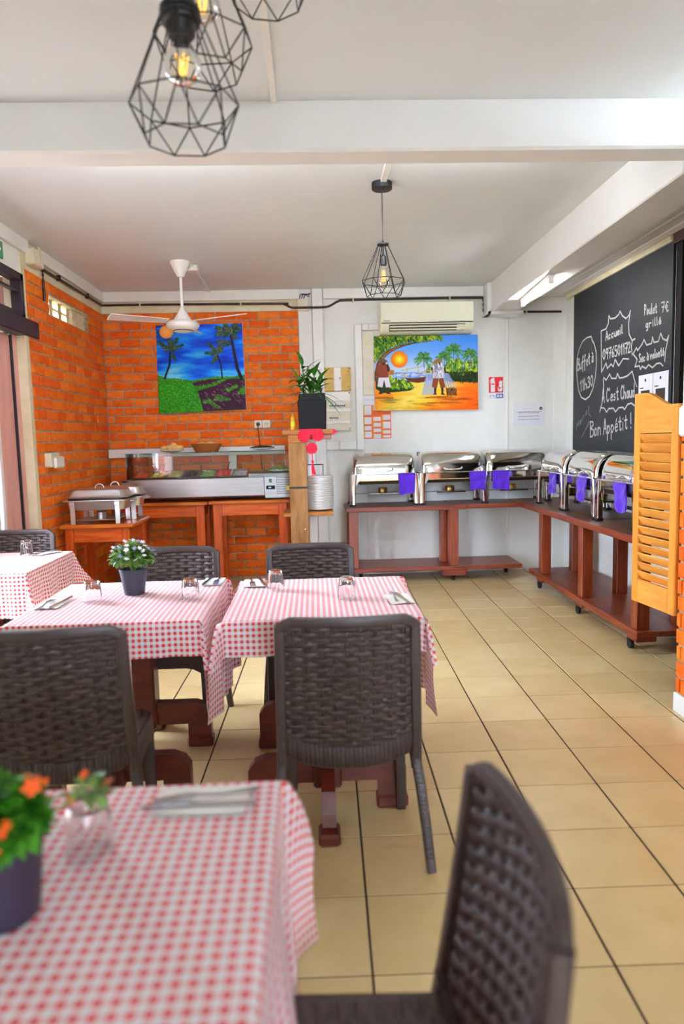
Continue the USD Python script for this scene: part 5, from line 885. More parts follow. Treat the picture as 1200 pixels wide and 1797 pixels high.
# pans with food
foods = [('carrot', 'grated_carrot', 'orange grated carrot'), ('corn', 'potato_salad', 'yellow potato salad'), ('potato', 'mixed_salad', 'pale yellow diced salad'), ('beet', 'beetroot_salad', 'dark beetroot salad'), ('cucumber', 'cucumber_slices', 'pale green cucumber'), ('tomato', 'tomato_slices', 'red tomato wedges'), ('onion', 'sliced_onion', 'pale sliced onion')]
pxs = np.linspace(x0+.165, x1-.515, 7)
for k, (mt, nm, lb) in enumerate(foods):
    cx, w, d = pxs[k], .166, .27; lb_f = lb+' heaped in a salad bar pan'
    pn = thing('food_pan', f'steel salad bar pan holding {lb}', 'pan', (cx, y0+.165, 1.092), 0, rot=(13, 0, 0))
    o_, i_ = rrect(w, d, .02, 4), rrect(w-.02, d-.02, .014, 4)
    m = trimesh.Trimesh(np.vstack([np.c_[o_, np.full(len(o_), .052)], np.c_[i_, np.full(len(i_), .053)], np.c_[i_*.94, np.full(len(i_), .004)], np.c_[i_*.96, np.full(len(i_), .0)], np.c_[o_*.985, np.full(len(o_), .047)]]), np.vstack([grid_faces(5, len(o_), True, True)]), process=False)
    bt = trimesh.Trimesh(np.vstack([np.c_[i_*.94, np.full(len(i_), .004)], [[0, 0, .004]]]), [(a, (a+1) % len(i_), len(i_)) for a in range(len(i_))], process=False)
    obj('pan', [m, bt], 'steel_soft', pn, smooth=30)
    r_ = np.random.default_rng(30+k); P = []
    n = 26; gx, gy = np.meshgrid(np.linspace(-1, 1, n), np.linspace(-1, 1, n), indexing='ij'); hgt = .032+.026*(1-np.maximum(gx**2, gy**2))*(.6+.8*meshkit.fbm(np.stack([gx*4, gy*4, 0*gx+k], -1), 3, k)) if k != 6 else .02+.01*(1-gx**2)
    V = np.stack([gx*(w/2-.014), gy*(d/2-.014), hgt], -1).reshape(-1, 3); P.append(trimesh.Trimesh(V, grid_faces(n, n), process=False))
    for q in range(90 if k in (0, 2, 4) else 46):
        a, b = r_.uniform(-.88, .88, 2); h = hgt[int((a+1)/2*(n-1)), int((b+1)/2*(n-1))]
        sz = {0: (.035, .0035, .003), 1: (.02, .014, .01), 2: (.012, .012, .01), 3: (.014, .012, .01), 4: (.026, .026, .003), 5: (.035, .018, .012), 6: (.03, .004, .006)}[k]
        pc = cbox((0, 0, 0), sz, .002) if k != 4 else lathe([(0, .0015), (.013, .0015), (.014, 0), (.013, -.0015), (0, -.0015)], 12)
        P.append(xf(pc, (a*(w/2-.02), b*(d/2-.022), h+.002), rz=r_.uniform(0, 180), rx=r_.uniform(-35, 35), ry=r_.uniform(-25, 25)))
    fd = thing(nm, lb_f, 'food', (cx, y0+.165, 1.092), rot=(13, 0, 0)); obj('pieces', P, mt, fd, smooth=40, kind='stuff'); tag(fd, kind='stuff')
    if k in (1, 5):
        sp = thing('serving_spoon', f'steel serving spoon standing in the {"yellow potato salad" if k == 1 else "red tomato"} pan', 'spoon', (cx+.02, y0+.2, 1.15)); obj('handle', sweep(bezier([(0, 0, -.02), (.02, .03, .05), (.03, .05, .09), (.045, .06, .1)], 5), rrect(.012, .003, .001), (0, 0, 1)), 'cutlery', sp); obj('bowl', blob(.02, (1, 1.3, .35), 0), 'cutlery', sp)
# ledge behind the bar, plates of bread and herbs on the glass
t = thing('ledge_shelf', 'white ledge board along the brick wall behind the salad bar', 'shelf'); obj('board', rbox(XL+.015, -.30, 7.305, YB-.012, 1.312, 1.398, .004), 'white_paint', t)
for x in (-1.50, -.84): obj('bracket', rbox(x-.04, x+.04, 7.31, YB-.012, .90, 1.312, .003), 'white_paint', t)
PLATE = [(0, .003), (.04, .003), (.078, .008), (.12, .018), (.121, .020), (.118, .022), (.078, .012), (.04, .007), (0, .007)]
def oval(label, x, y, z, sx, sy): 
    t = thing('serving_plate', label, 'plate', (x, y, z)); m = lathe(PLATE, 40); m.vertices = m.vertices*[sx, sy, 1.2]; obj('plate', m, 'porcelain', t, smooth=40); return t
oval('white oval plate of bread rolls on the salad bar glass', -1.42, 7.13, 1.356, 1.0, .75)
for k, (dx, dy, sc, rz_) in enumerate(((-.07, -.02, .036, 10), (-.01, -.035, .042, 60), (.045, -.03, .046, 20), (.085, .0, .04, 100), (-.045, .04, .038, 40), (.03, .045, .04, 0), (.01, .005, .042, 75))):
    r = thing('bread_roll', 'round bread roll among those heaped on the white oval plate', 'bread', (-1.42+dx, 7.13+dy, 1.375+.026+(.028 if k == 6 else 0)), rz_, 'bread rolls on the oval plate'); obj('crust', blob(sc, (1.15, .85, .68), .08, k), 'bread', r, smooth=True)
t = thing('bread_basket', 'brown woven basket with bread rolls on the salad bar glass', 'basket', (-1.075, 7.13, 1.356))
def bask(th, z): return 1+.015*np.sin(th*24+np.floor(z/.008)*np.pi)
m = lathe([(0, 0), (.112, 0)]+[(.114+.036*q, .004+.068*q) for q in np.linspace(0, 1, 16)]+[(.155, .077), (.147, .080)]+[(.105+.034*q, .010+.066*q) for q in np.linspace(1, 0, 4)]+[(0, .008)], 72, bask); m.vertices = m.vertices*[1, .72, 1]; obj('wicker', m, 'basket', t, smooth=50)
rm = tube([(.151*math.cos(a), .108*math.sin(a), .077) for a in np.linspace(0, 2*np.pi, 40, endpoint=False)], .007, 6, True); obj('rim', rm, 'basket', t, smooth=True)
for k, (dx, dy, sc, dz) in enumerate(((-.085, 0, .042, 0), (.0, .03, .045, .0), (.085, .01, .044, 0), (-.04, -.03, .044, .012), (.045, -.03, .048, .012), (.0, -.045, .04, .004))):
    r = thing('bread_roll', 'round bread roll among those lying in the woven basket', 'bread', (-1.075+dx, 7.13+dy, 1.356+.058+dz), 30*k, 'bread rolls in the basket'); obj('crust', blob(sc, (1.1, .9, .72), .07, 20+k), 'bread', r, smooth=True)
oval('white plate of dark herbs on the right end of the salad bar glass', -.515, 7.13, 1.356, .98, .8)
def leafy(name, label, c, n, R, L, mt, h, seed, cat_='food'):
    r_ = np.random.default_rng(seed); P = []
    for k in range(n):
        a, q = r_.uniform(0, 2*np.pi), math.sqrt(r_.uniform(0, 1))*R
        m = blob(L*.5, (1, .45, .12), .15, k, 1); P.append(xf(m, (q*math.cos(a)*1.1, q*math.sin(a)*.8, h*(1-(q/R)**2)*r_.uniform(.4, 1)+.012), rz=r_.uniform(0, 360), rx=r_.uniform(-40, 40), ry=r_.uniform(-40, 40)))
    t = thing(name, label, cat_, c, kind='stuff'); obj('leaves', P, mt, t, smooth=True, kind='stuff')
leafy('chopped_herbs', 'dark green herbs heaped on the white plate', (-.515, 7.13, 1.37), 120, .105, .04, 'herb', .02, 5)
oval('white plate of green salad standing on the salad bar right end', -.345, 7.07, 1.135, .95, .8)
leafy('green_salad', 'pale green salad leaves on the plate at the bar end', (-.345, 7.07, 1.15), 150, .105, .045, 'salad', .045, 6)
t = thing('glass_jar', 'clear glass jar standing behind the salad plate', 'jar', (-.43, 7.24, 1.135)); obj('body', lathe([(0, 0), (.035, 0), (.038, .01), (.038, .11), (.026, .135), (.024, .16), (.022, .16), (.024, .135), (.035, .108), (.035, .012), (0, .008)], 24), 'glass', t, smooth=40)
t = thing('glass_jar', 'clear glass jar at the bar end beside the wooden post', 'jar', (-.285, 7.24, 1.135)); obj('body', lathe([(0, 0), (.04, 0), (.043, .01), (.043, .12), (.033, .14), (.031, .165), (.029, .165), (.03, .14), (.04, .118), (.04, .012), (0, .008)], 24), 'glass', t, smooth=40)

# ------------------------------------------------------------------ plate stand, plates, planter and what hangs there
t = thing('plate_stand', 'rough wooden stand of one broad post carrying two shelves', 'shelf')
obj('post', rbox(-.232, -.066, 6.50, 6.54, 0, 1.425, .004), 'raw_wood', t)
obj('cross_block', rbox(-.235, -.05, 6.50, 6.75, 1.427, 1.498, .004), 'shelf_wood', t)
obj('top_shelf', rbox(-.285, .185, 6.47, 6.86, 1.50, 1.545, .005), 'shelf_wood', t); obj('shelf_support', rbox(-.05, .17, 6.60, 6.70, 1.452, 1.499, .004), 'orange_wood_x', t)
obj('plate_shelf', rbox(-.30, .17, 6.545, 6.90, .735, .775, .005), 'shelf_wood', t); obj('rear_post', rbox(-.06, .02, 6.93, 6.97, 0, 1.499, .004), 'white_paint', t); obj('post_band', rbox(-.234, -.064, 6.497, 6.543, 1.0, 1.02, .002), 'ink', t)
for x in (-.2, -.1): obj('bolt', xf(lathe([(0, .004), (.007, .003), (.009, 0), (0, 0)], 10), (x, 6.50, .62), rx=90), 'cutlery', t)
pl_ = None
PL2 = [(0, .002), (.06, .002), (.068, .0), (.078, .002), (.105, .012), (.130, .0165), (.1335, .0185), (.1335, .0265), (.131, .028), (.104, .016), (.076, .007), (0, .006)]
for k in range(23):
    p = (.045+rng.uniform(-.004, .004), 6.712+rng.uniform(-.004, .004), .776+k*.0138)
    if pl_ is None: pl_ = thing('dinner_plate', 'white plate in the tall stack on the wooden stand', 'plate', p, 0, 'stacked white plates'); obj('plate', lathe(PL2, 40), 'porcelain', pl_, smooth=40)
    else: dup(pl_, 'white plate in the tall stack on the wooden stand', p)
t = thing('white_tray', 'white tray with a dark rim standing behind the plates', 'tray'); obj('face', rbox(-.06, .085, 6.862, 6.872, .80, 1.205, .004), 'porcelain', t); obj('rim', [rbox(-.065, .09, 6.858, 6.876, 1.203, 1.212, .003), rbox(.083, .091, 6.858, 6.876, .79, 1.206, .003)], 'black_plastic', t)
t = thing('black_planter', 'tall square black planter on the top of the wooden stand', 'planter', (-.005, 6.66, 1.5455), 3)
def sq(s, z, r=.012): q = rrect(s, s, r, 3); return np.c_[q, np.full(len(q), z)]
rings = [sq(.245, 0), sq(.262, .262), sq(.262, .268), sq(.246, .272), sq(.238, .325), sq(.232, .328), sq(.224, .326), sq(.224, .29)]
m = trimesh.Trimesh(np.vstack(rings), grid_faces(len(rings), len(rings[0]), False, True), process=False); obj('body', m, 'planter_black', t, smooth=30); obj('soil', rbox(-.113, .113, -.113, .113, .26, .296, .002), 'soil', t)
obj('base', rbox(-.12, .12, -.12, .12, 0, .01, .002), 'planter_black', t)
def blade(L, W, droop, n=10, fold=.25):
    s = np.linspace(0, 1, n); w = W*np.sin(np.pi*np.clip(s*.96+.04, 0, 1)**.75)*(1-.15*s)
    x = L*s*(1-.12*droop*s); z = -droop*L*s**2*.6; V = []
    for i in range(n):
        for q in (-1, 0, 1): V.append((x[i], q*w[i], z[i]+abs(q)*w[i]*fold))
    V = np.array(V); F = grid_faces(n, 3); V2 = V-[0, 0, .0012]
    return trimesh.Trimesh(np.vstack([V, V2]), np.vstack([F, F[:, ::-1]+len(V)]), process=False)
pt = thing('bamboo_plant', 'leafy green plant with long pointed leaves in the black planter', 'plant', (-.005, 6.66, 1.84))
r_ = np.random.default_rng(17)
stalks = [((-.05, 0), .30, (-.03, .02)), ((.0, -.03), .20, (.03, -.03)), ((.05, .0), .16, (.05, 0)), ((-.02, .04), .24, (-.02, .02)), ((.03, -.05), .12, (.04, -.05)), ((-.07, -.03), .15, (-.05, -.03))]
for (sx_, sy_), h, (lx, ly) in stalks:
    top = np.array([sx_+lx, sy_+ly, h]); obj('stem', tube(bezier([(sx_, sy_, 0), (sx_+lx*.4, sy_+ly*.4, h*.5), top], 5), .005, 6), 'leaf_light', pt, smooth=True)
    nl = 7
    for k in range(nl):
        f_ = .45+.55*k/(nl-1); p0 = np.array([sx_+lx*f_, sy_+ly*f_, h*f_]); az = r_.uniform(0, 360); el = r_.uniform(15, 70) if k < nl-1 else 80
        obj('leaf', xf(blade(r_.uniform(.13, .20), r_.uniform(.022, .032), r_.uniform(.5, 1.4)), tuple(p0), rz=az, ry=-el), 'leaf_dark', pt, smooth=60)
for az, el, L, dr in ((178, 42, .25, 1.7), (170, 10, .22, 1.2), (195, -35, .23, .5), (10, 30, .26, 1.9), (-12, 35, .28, 1.8), (-30, 25, .26, 2.0), (120, 75, .22, .4), (20, 55, .24, 1.1), (200, 60, .24, 1.0), (-60, 30, .2, 1.2)):
    obj('leaf', xf(blade(L, .027, dr, 14), (.01*math.cos(az), 0, .02), rz=az, ry=-el), 'leaf_dark', pt, smooth=60)
t = thing('mustard_bottle', 'yellow squeeze bottle left of the black planter', 'bottle', (-.185, 6.56, 1.5455)); obj('body', lathe([(0, 0), (.02, 0), (.022, .005), (.022, .095), (.019, .105), (0, .105)], 24), 'mustard', t, smooth=40); obj('nozzle', lathe([(0, .105), (.019, .105), (.019, .115), (.011, .122), (.004, .155), (0, .157)], 20), 'mustard', t, smooth=40); obj('label_band', lathe([(.0222, .03), (.0226, .03), (.0226, .075), (.0222, .075)], 24), 'sticker_yellow', t)
t = thing('crochet_runner', 'pink-red crocheted runner with rosettes and a tassel over the shelf edge', 'runner', (0, 6.462, 0))
obj('drape', [rbox(-.12, .075, -.004, .002, 1.50, 1.549, .001), rbox(-.12, .075, .0, .06, 1.5455, 1.549, .001)], 'crochet', t); obj('corner_point', xf(extr(Polygon([(0, 0), (.05, .03), (.01, .06)]), .003), (.175, .004, 1.49), rx=90), 'crochet', t)
for cx, cz, R in ((-.083, 1.487, .058), (.043, 1.490, .056), (-.017, 1.372, .054)):
    P = [xf(lathe([(0, .004), (R*.25, .0055), (R*.82, .003), (R*.82, 0), (0, 0)], 28), (cx, 0, cz), rx=90)]
    for rr in (.22, .42, .62, .8): P.append(xf(tube([(R*rr*math.cos(a), R*rr*math.sin(a), .004) for a in np.linspace(0, 2*np.pi, 30, endpoint=False)], .0032, 5, True), (cx, 0, cz), rx=90))
    for a in np.linspace(0, 2*np.pi, 16, endpoint=False): P.append(xf(lathe([(0, .004), (R*.12, .003), (R*.15, 0), (0, 0)], 10), (cx+R*.88*math.cos(a), 0, cz+R*.88*math.sin(a)), rx=90))
    obj('rosette', P, 'crochet', t, smooth=40, kind='stuff')
P = [tube(bezier([(-.014, -.003, 1.32), (-.012, -.004, 1.28), (-.012, -.004, 1.255)], 4), .004, 6), blob(.013, (1, .7, 1), 0)]; P[1] = xf(P[1], (-.012, -.004, 1.25))
for k in range(14): a = k*.45; P.append(tube(bezier([(-.012, -.004, 1.245), (-.012+.010*math.cos(a), -.004+.006*math.sin(a), 1.20), (-.004+.016*math.cos(a), -.004+.008*math.sin(a), 1.13+.01*math.sin(k*3))], 4), .0035, 5))
obj('tassel', P, 'crochet', t, smooth=True, kind='stuff')

# ------------------------------------------------------------------ chafing dishes
def rolltop(label, loc, rz):
    t = thing('roll_top_dish', label, 'chafing dish', loc, rz); W, D = .62, .40; x, y = W/2, D/2
    # frame belt with rounded drops at its ends
    for s in (-1, 1):
        for q in (-1, 1):
            pf = [(s*(x+.010), q*(y-.012), .018), (s*(x+.006), q*(y-.012), .2), (s*(x-.004), q*(y-.012), .315)]
            obj('leg', sweep(pf, rrect(.062, .050, .014, 4), (0, 1, 0), scale=[.92, 1, 1.06]), 'steel_mirror', t, smooth=40); obj('foot', cbox((s*(x+.010), q*(y-.012), .011), (.062, .054, .021), .006), 'rubber', t)
    bt = Polygon([(-x+.02, .232), (-x+.05, .238), (-x+.055, .225), (-x+.04, .318), (-x, .318)])
    for q in (-1, 1):
        pg = Polygon([(-x, .318), (x, .318), (x, .20), (x-.03, .205), (x-.045, .238), (x-.07, .258), (-x+.07, .258), (-x+.045, .238), (-x+.03, .205), (-x, .20)]); m = extr(pg, .012); m.vertices = np.stack([m.vertices[:, 0], q*(y-.006)-.006+m.vertices[:, 2], m.vertices[:, 1]], 1); m.invert(); obj('apron', m, 'steel_mirror', t)
    for s in (-1, 1): obj('side_apron', rbox(s*x-.006, s*x+.006, -y+.02, y-.02, .24, .318, .003), 'steel_mirror', t)
    obj('water_pan', [rbox(-x+.05, x-.05, -y+.022, y-.022, .228, .30, .022)], 'pan_gold', t); obj('pan_base', rbox(-x+.055, x-.055, -y+.028, y-.028, .218, .232, .008), 'black_metal', t)
    obj('rim', rbox(-x-.012, x+.012, -y-.012, y+.012, .312, .326, .006), 'steel_soft', t)
    # rolling lid: quarter drum whose ends are softly rounded
    n = 22; ph = np.linspace(0, np.pi*.93, n); us = np.sin(np.linspace(-np.pi/2, np.pi/2, 33)); V = []
    for u in us:
        k = (1-abs(u)**7)**(1/3.2) if abs(u) < 1 else 0; k = .80+.20*k
        for p in ph:
            cy, cz = -.192*math.copysign(abs(math.cos(p))**.72, math.cos(p)), .205*abs(math.sin(p))**.82
            V.append((u*(x-.004), cy*k, .324+cz*k))
    V = np.array(V); F = grid_faces(len(us), n); V2 = V*[.985, .97, 1]-[0, 0, .003]
    caps = []
    for i in (0, (len(us)-1)*n): caps += [(i, i+j, i+j+1) for j in range(1, n-1)]
    obj('lid', trimesh.Trimesh(V, np.vstack([F, caps]), process=False), 'steel_mirror', t, smooth=50)
    obj('lid_handle', tube(bezier([(-.085, -.176, .372), (-.08, -.215, .356), (-.04, -.232, .349), (.04, -.232, .349), (.08, -.215, .356), (.085, -.176, .372)], 6), .007, 8), 'steel_soft', t, smooth=True)
    obj('hinge_knob', lathe([(0, .012), (.012, .012), (.014, 0), (0, 0)], 16).apply_transform(np.array([[0, 0, 1, x], [0, 1, 0, .12], [-1, 0, 0, .37], [0, 0, 0, 1]])), 'steel_soft', t)
    sh = obj('burner_shelf', rbox(-.15, .15, -.09, .09, .108, .122, .006), 'steel_soft', t); obj('shelf_rod', [tube([(-x+.02, .0, .114), (x-.02, .0, .114)], .003, 6)], 'steel_soft', sh)
    obj('burner', lathe([(0, .122), (.045, .122), (.047, .126), (.047, .150), (.044, .154), (.047, .158), (.047, .168), (.036, .172), (0, .17)], 28), 'brass', t, smooth=40)
    return t
ZS = .776
rt_ = rolltop('roll-top chafing dish at the left end of the back serving table', (.695, 7.135, ZS), 0)
R_ = [((1.385, 7.13, ZS), 0, 'roll-top chafing dish in the middle of the back serving table'), ((2.03, 7.14, ZS), 0, 'roll-top chafing dish on the back serving table nearest the corner'),
      ((2.375, 6.41, ZS), -90, 'roll-top chafing dish on the cart, farthest from the camera'), ((2.375, 5.70, ZS), -90, 'roll-top chafing dish on the cart, middle of the three'), ((2.375, 4.98, ZS), -90, 'roll-top chafing dish on the cart, nearest the louvred door')]
for p, rz, lb in R_: dup(rt_, lb, p, rz)
def hand_cloth(label, P0, ax, nrm, w, h, seed, skew=0):
    """folded cloth hung over the dish frame; P0 top-left, ax along the rim, nrm away from the dish"""
    P0, ax, nrm = np.array(P0), np.array(ax, float), np.array(nrm, float); n, m = 18, 22; V = []
    for k, off in ((0, .010), (1, .0)):
        hh = h*(1 if k == 0 else .88)
        for i in range(n):
            for j in range(m):
                u, v = i/(n-1), j/(m-1); wav = .007*v*math.sin(u*9+seed)+.004*math.sin(v*11+u*5+seed)
                p = P0+ax*(u*w*(1-.05*v*math.sin(seed))+skew*v)+nrm*(off+.004+wav*(1 if k == 0 else .6))-np.array([0, 0, 1])*(hh*v*(1+.04*math.sin(u*5+seed))); V.append(p)
    V = np.array(V); Q = n*m; F = grid_faces(n, m); ed = [i*m for i in range(n)]+[(n-1)*m+j for j in range(1, m)]+[i*m+m-1 for i in range(n-2, -1, -1)]+[j for j in range(m-2, 0, -1)]
    ef = [(ed[i], ed[(i+1) % len(ed)], ed[i]+Q) for i in range(len(ed))]+[(ed[(i+1) % len(ed)], ed[(i+1) % len(ed)]+Q, ed[i]+Q) for i in range(len(ed))]
    t = thing('hand_cloth', label, 'cloth', (0, 0, 0)); obj('front_fold', trimesh.Trimesh(V, np.vstack([F, F[:, ::-1]+Q, ef]), process=False), 'purple_cloth', t, smooth=True)
    c = P0+ax*w*.5; L = tube([tuple(P0+nrm*.006+ax*.003), tuple(P0+nrm*.006+ax*(w-.003))], .008, 8); obj('top_fold', L, 'purple_cloth', t, smooth=True)
zc_ = ZS+.316
hand_cloth('purple cloth hanging on the left dish of the back serving table', (.835, 6.922, zc_), (1, 0, 0), (0, -1, 0), .165, .20, 1)
hand_cloth('purple cloth hanging on the middle dish of the back serving table', (1.545, 6.917, zc_), (1, 0, 0), (0, -1, 0), .16, .18, 2.2)
hand_cloth('purple cloth hanging on the dish nearest the corner', (1.775, 6.927, zc_), (1, 0, 0), (0, -1, 0), .165, .18, 3.9)
hand_cloth('purple cloth hanging on the farthest dish of the cart', (2.162, 6.33, zc_), (0, -1, 0), (-1, 0, 0), .17, .18, .6, -.02)
hand_cloth('purple cloth hanging on the middle dish of the cart', (2.162, 5.66, zc_), (0, -1, 0), (-1, 0, 0), .19, .19, 4.4, -.03)
hand_cloth('purple cloth hanging on the cart dish nearest the louvred door', (2.162, 4.96, zc_), (0, -1, 0), (-1, 0, 0), .19, .20, 5.6, .03)
def old_dish(label, loc, rz):
    t = thing('chafing_dish', label, 'chafing dish', loc, rz); W, D = .50, .30; x, y = W/2, D/2
    def ring(w, d, z, r): q = rrect(w, d, r, 5); return np.c_[q, np.full(len(q), z)]
    def loft(rs, capt=True):
        n = len(rs[0]); V = np.vstack(rs); F = [grid_faces(len(rs), n, False, True)]
        if capt: V = np.vstack([V, rs[-1].mean(0), rs[0].mean(0)]); a = np.arange(n); F += [np.stack([a+(len(rs)-1)*n, (a+1) % n+(len(rs)-1)*n, np.full(n, len(V)-2)], 1), np.stack([(a+1) % n, a, np.full(n, len(V)-1)], 1)]
        return trimesh.Trimesh(V, np.vstack(F), process=False)
    obj('water_pan', loft([ring(W-.07, D-.07, .112, .04), ring(W-.05, D-.05, .116, .045), ring(W-.03, D-.03, .165, .05), ring(W-.02, D-.02, .185, .05), ring(W+.03, D+.03, .19, .05), ring(W+.03, D+.03, .195, .05)]), 'steel_satin', t, smooth=40)
    obj('food_insert', loft([ring(W-.03, D-.03, .195, .05), ring(W-.03, D-.03, .212, .05)]), 'black_metal', t)
    obj('insert_rim', loft([ring(W+.012, D+.012, .212, .05), ring(W+.02, D+.02, .216, .05), ring(W+.012, D+.012, .22, .05)]), 'steel_satin', t, smooth=40)
    obj('lid', loft([ring(W-.005, D-.005, .22, .05), ring(W-.03, D-.03, .235, .05), ring(W-.05, D-.05, .272, .06), ring(W-.075, D-.075, .283, .06), ring(W-.2, D-.16, .285, .05)]), 'steel_satin', t, smooth=40)
    obj('lid_handle', tube([(-.036*math.cos(a), 0, .284+.036*math.sin(a)) for a in np.linspace(0, np.pi, 14)], .005, 8), 'steel_satin', t, smooth=True)
    for s in (-1, 1):
        for q in (-1, 1): obj('leg', [rbox(s*x*.72-.02, s*x*.72+.02, q*(y+.005)-.006, q*(y+.005)+.006, 0, .17, .003), rbox(s*x*.72-.023, s*x*.72+.023, q*(y+.012)-.008, q*(y+.012)+.008, .15, .188, .004)], 'steel_satin', t)
        obj('side_handle', tube(bezier([(s*(x+.01), -.06, .178), (s*(x+.04), -.05, .18), (s*(x+.04), .05, .18), (s*(x+.01), .06, .178)], 6), .006, 8), 'steel_satin', t, smooth=True)
    obj('fuel_tray', [rbox(-x*.66, x*.66, -y+.01, y-.01, .03, .036, .003)], 'steel_satin', t); obj('fuel_can', lathe([(0, .036), (.04, .036), (.04, .085), (.03, .09), (0, .088)], 20), 'steel_brushed', t)
    return t
od = old_dish('rectangular steel chafing dish with loop handle at the front of the corner table', (-1.785, 5.885, .811), 0)
dup(od, 'rectangular steel chafing dish behind the front one on the corner table', (-1.735, 6.155, .811), 0, scale=(1.0, .72, 1.0))

# ------------------------------------------------------------------ on the dining tables
def scallop(th, z): return 1+.03*np.cos(8*th)*np.clip((z-.006)/.03, 0, 1)*np.clip((.088-z)/.03, 0, 1)
GL = [(.0395, 0), (.0385, .03), (.036, .06), (.0325, .086), (.030, .092), (0, .093), (0, .080), (.024, .079), (.028, .074), (.033, .05), (.0365, .01), (.038, 0)]
g0 = None
for lb, p in (('upturned drinking glass at the left of the potted flowers', (-.987, 3.062)), ('upturned drinking glass right of the potted flowers on the left table', (-.557, 3.042)), ('upturned drinking glass at the left of the centre table', (-.192, 3.173)), ('upturned drinking glass near the middle of the centre table', (.126, 2.964)), ('upturned drinking glass on the nearest table, blurred behind the orange flowers', (-.398, 1.14)), ('upturned drinking glass on the far left table', (-1.835, 4.47))):
    z = ZT+.0025
    if g0 is None: g0 = thing('drinking_glass', lb, 'glass', (*p, z)); obj('tumbler', lathe(GL, 48, scallop), 'glass', g0, smooth=45)
    else: dup(g0, lb, (*p, z))
def fork_m():
    o = unary_union([Polygon([(-.006, 0), (.006, 0), (.0035, .07), (.003, .115), (-.003, .115), (-.0035, .07)]), Point(0, .006).buffer(.0065), Polygon([(-.003, .112), (.003, .112), (.0115, .132), (.012, .15), (-.012, .15), (-.0115, .132)])]+[sbox(-.012+k*.0066, .148, -.0085+k*.0066+.0006, .195) for k in range(4)]).buffer(.0006)
    m = extr(o, .0022).subdivide().subdivide(); v = m.vertices; v[:, 2] += .006*np.clip((v[:, 1]-.07)/.05, 0, 1)*np.clip((.2-v[:, 1])/.06, 0, 1)+.004*np.exp(-((v[:, 1]-.02)/.03)**2)*0; m.vertices = v; return m
def knife_m():
    o = unary_union([Polygon([(-.007, 0), (.007, 0), (.006, .09), (-.006, .09)]), Point(0, .004).buffer(.0072), Polygon([(-.005, .085), (.006, .085), (.0095, .12), (.0095, .185), (.004, .205), (-.004, .212), (-.0055, .19)])]).buffer(.0005); return extr(o, .0026)
def napkin_m(w, h, seed):
    n, m = 16, 16; u, v = np.meshgrid(np.linspace(-.5, .5, n), np.linspace(-.5, .5, m), indexing='ij'); z = .002+.0035*meshkit.fbm(np.stack([u*4, v*4, 0*u+seed], -1), 2, seed)
    V = np.stack([u*w, v*h, z], -1).reshape(-1, 3); V2 = V.copy(); V2[:, 2] = 0; F = grid_faces(n, m); return trimesh.Trimesh(np.vstack([V, V2]), np.vstack([F, F[:, ::-1]+n*m]), process=False)
def setting(where, x, y, rz, dfork=(-.018, 0, 0), dknife=(.018, 0, 0), w=.10, h=.17, seed=1, nap=True):
    c, s = math.cos(math.radians(rz)), math.sin(math.radians(rz)); z = ZT+.003
    P = lambda d: (x+d[0]*c-d[1]*s, y+d[0]*s+d[1]*c)
    if nap: t = thing('napkin', f'white paper napkin {where}', 'napkin', (x, y, z), rz); obj('paper', napkin_m(w, h, seed), 'sign_white', t, smooth=40)
    t = thing('fork', f'steel fork {where}', 'fork', (*P((dfork[0], dfork[1]-.1)), z+.0065), rz+dfork[2]); obj('fork', fork_m(), 'cutlery', t)
    t = thing('knife', f'steel knife {where}', 'knife', (*P((dknife[0], dknife[1]-.1)), z+.0065), rz+dknife[2]); obj('knife', knife_m(), 'cutlery', t)
setting('at the left edge of the left table', -1.145, 3.02, -2, (-.02, -.03, 0), (.022, .02, -4), seed=2)
setting('at the far right corner of the left table', -.51, 3.40, 178, (-.02, 0, 2), (.02, 0, -3), seed=3)
setting('at the far left corner of the centre table', -.305, 3.33, 182, (.02, .0, 6), (-.02, .0, 12), seed=4)
setting('at the right edge of the centre table', .345, 2.90, 4, (-.022, .04, -4), (.022, 0, 6), seed=5)
setting('on the nearest table, behind the camera side flowers', -.23, 1.285, 88, (.03, .0, 14), (-.022, .0, 2), .10, .17, 6)
setting('on the far left table', -1.73, 4.50, 150, seed=7)
def potted(name, label, loc, rt, rb, h, mt):
    t = thing(name, label, 'potted plant', loc); obj('pot', lathe([(0, 0), (rb, 0), (rb+.001, .003), (rt*.985, h-.012), (rt*1.01, h-.011), (rt*1.02, h), (rt*.93, h), (rt*.9, h-.015), (0, h-.015)], 40), mt, t, smooth=40); return t
def bush(t, c, R, sq_, n, L, mt, seed, name='foliage'):
    r_ = np.random.default_rng(seed); P = []; lf = blade(L, L*.30, .5, 5, .2)
    for k in range(n):
        d = r_.normal(size=3); d /= np.linalg.norm(d); d[2] = abs(d[2])*1.0-.25; q = r_.uniform(.45, 1)**.6*R
        p = np.array(c)+d*q*np.array([1, 1, sq_]); P.append(xf(lf, tuple(p), rz=math.degrees(math.atan2(d[1], d[0]))+r_.normal()*45, ry=-math.degrees(math.asin(np.clip(d[2], -1, 1)))+r_.normal()*30))
    obj(name, P, mt, t, smooth=True, kind='stuff')
    st = [tube(bezier([(c[0], c[1], c[2]-R*.9), tuple(np.array(c)+np.array([math.cos(a)*.4, math.sin(a)*.4, .1])*R), tuple(np.array(c)+np.array([math.cos(a)*.85, math.sin(a)*.85, .6*sq_])*R)], 4), .0014, 4) for a in np.linspace(0, 2*np.pi, 14)]
    obj('stems', st, 'leaf_light', t, smooth=True, kind='stuff')
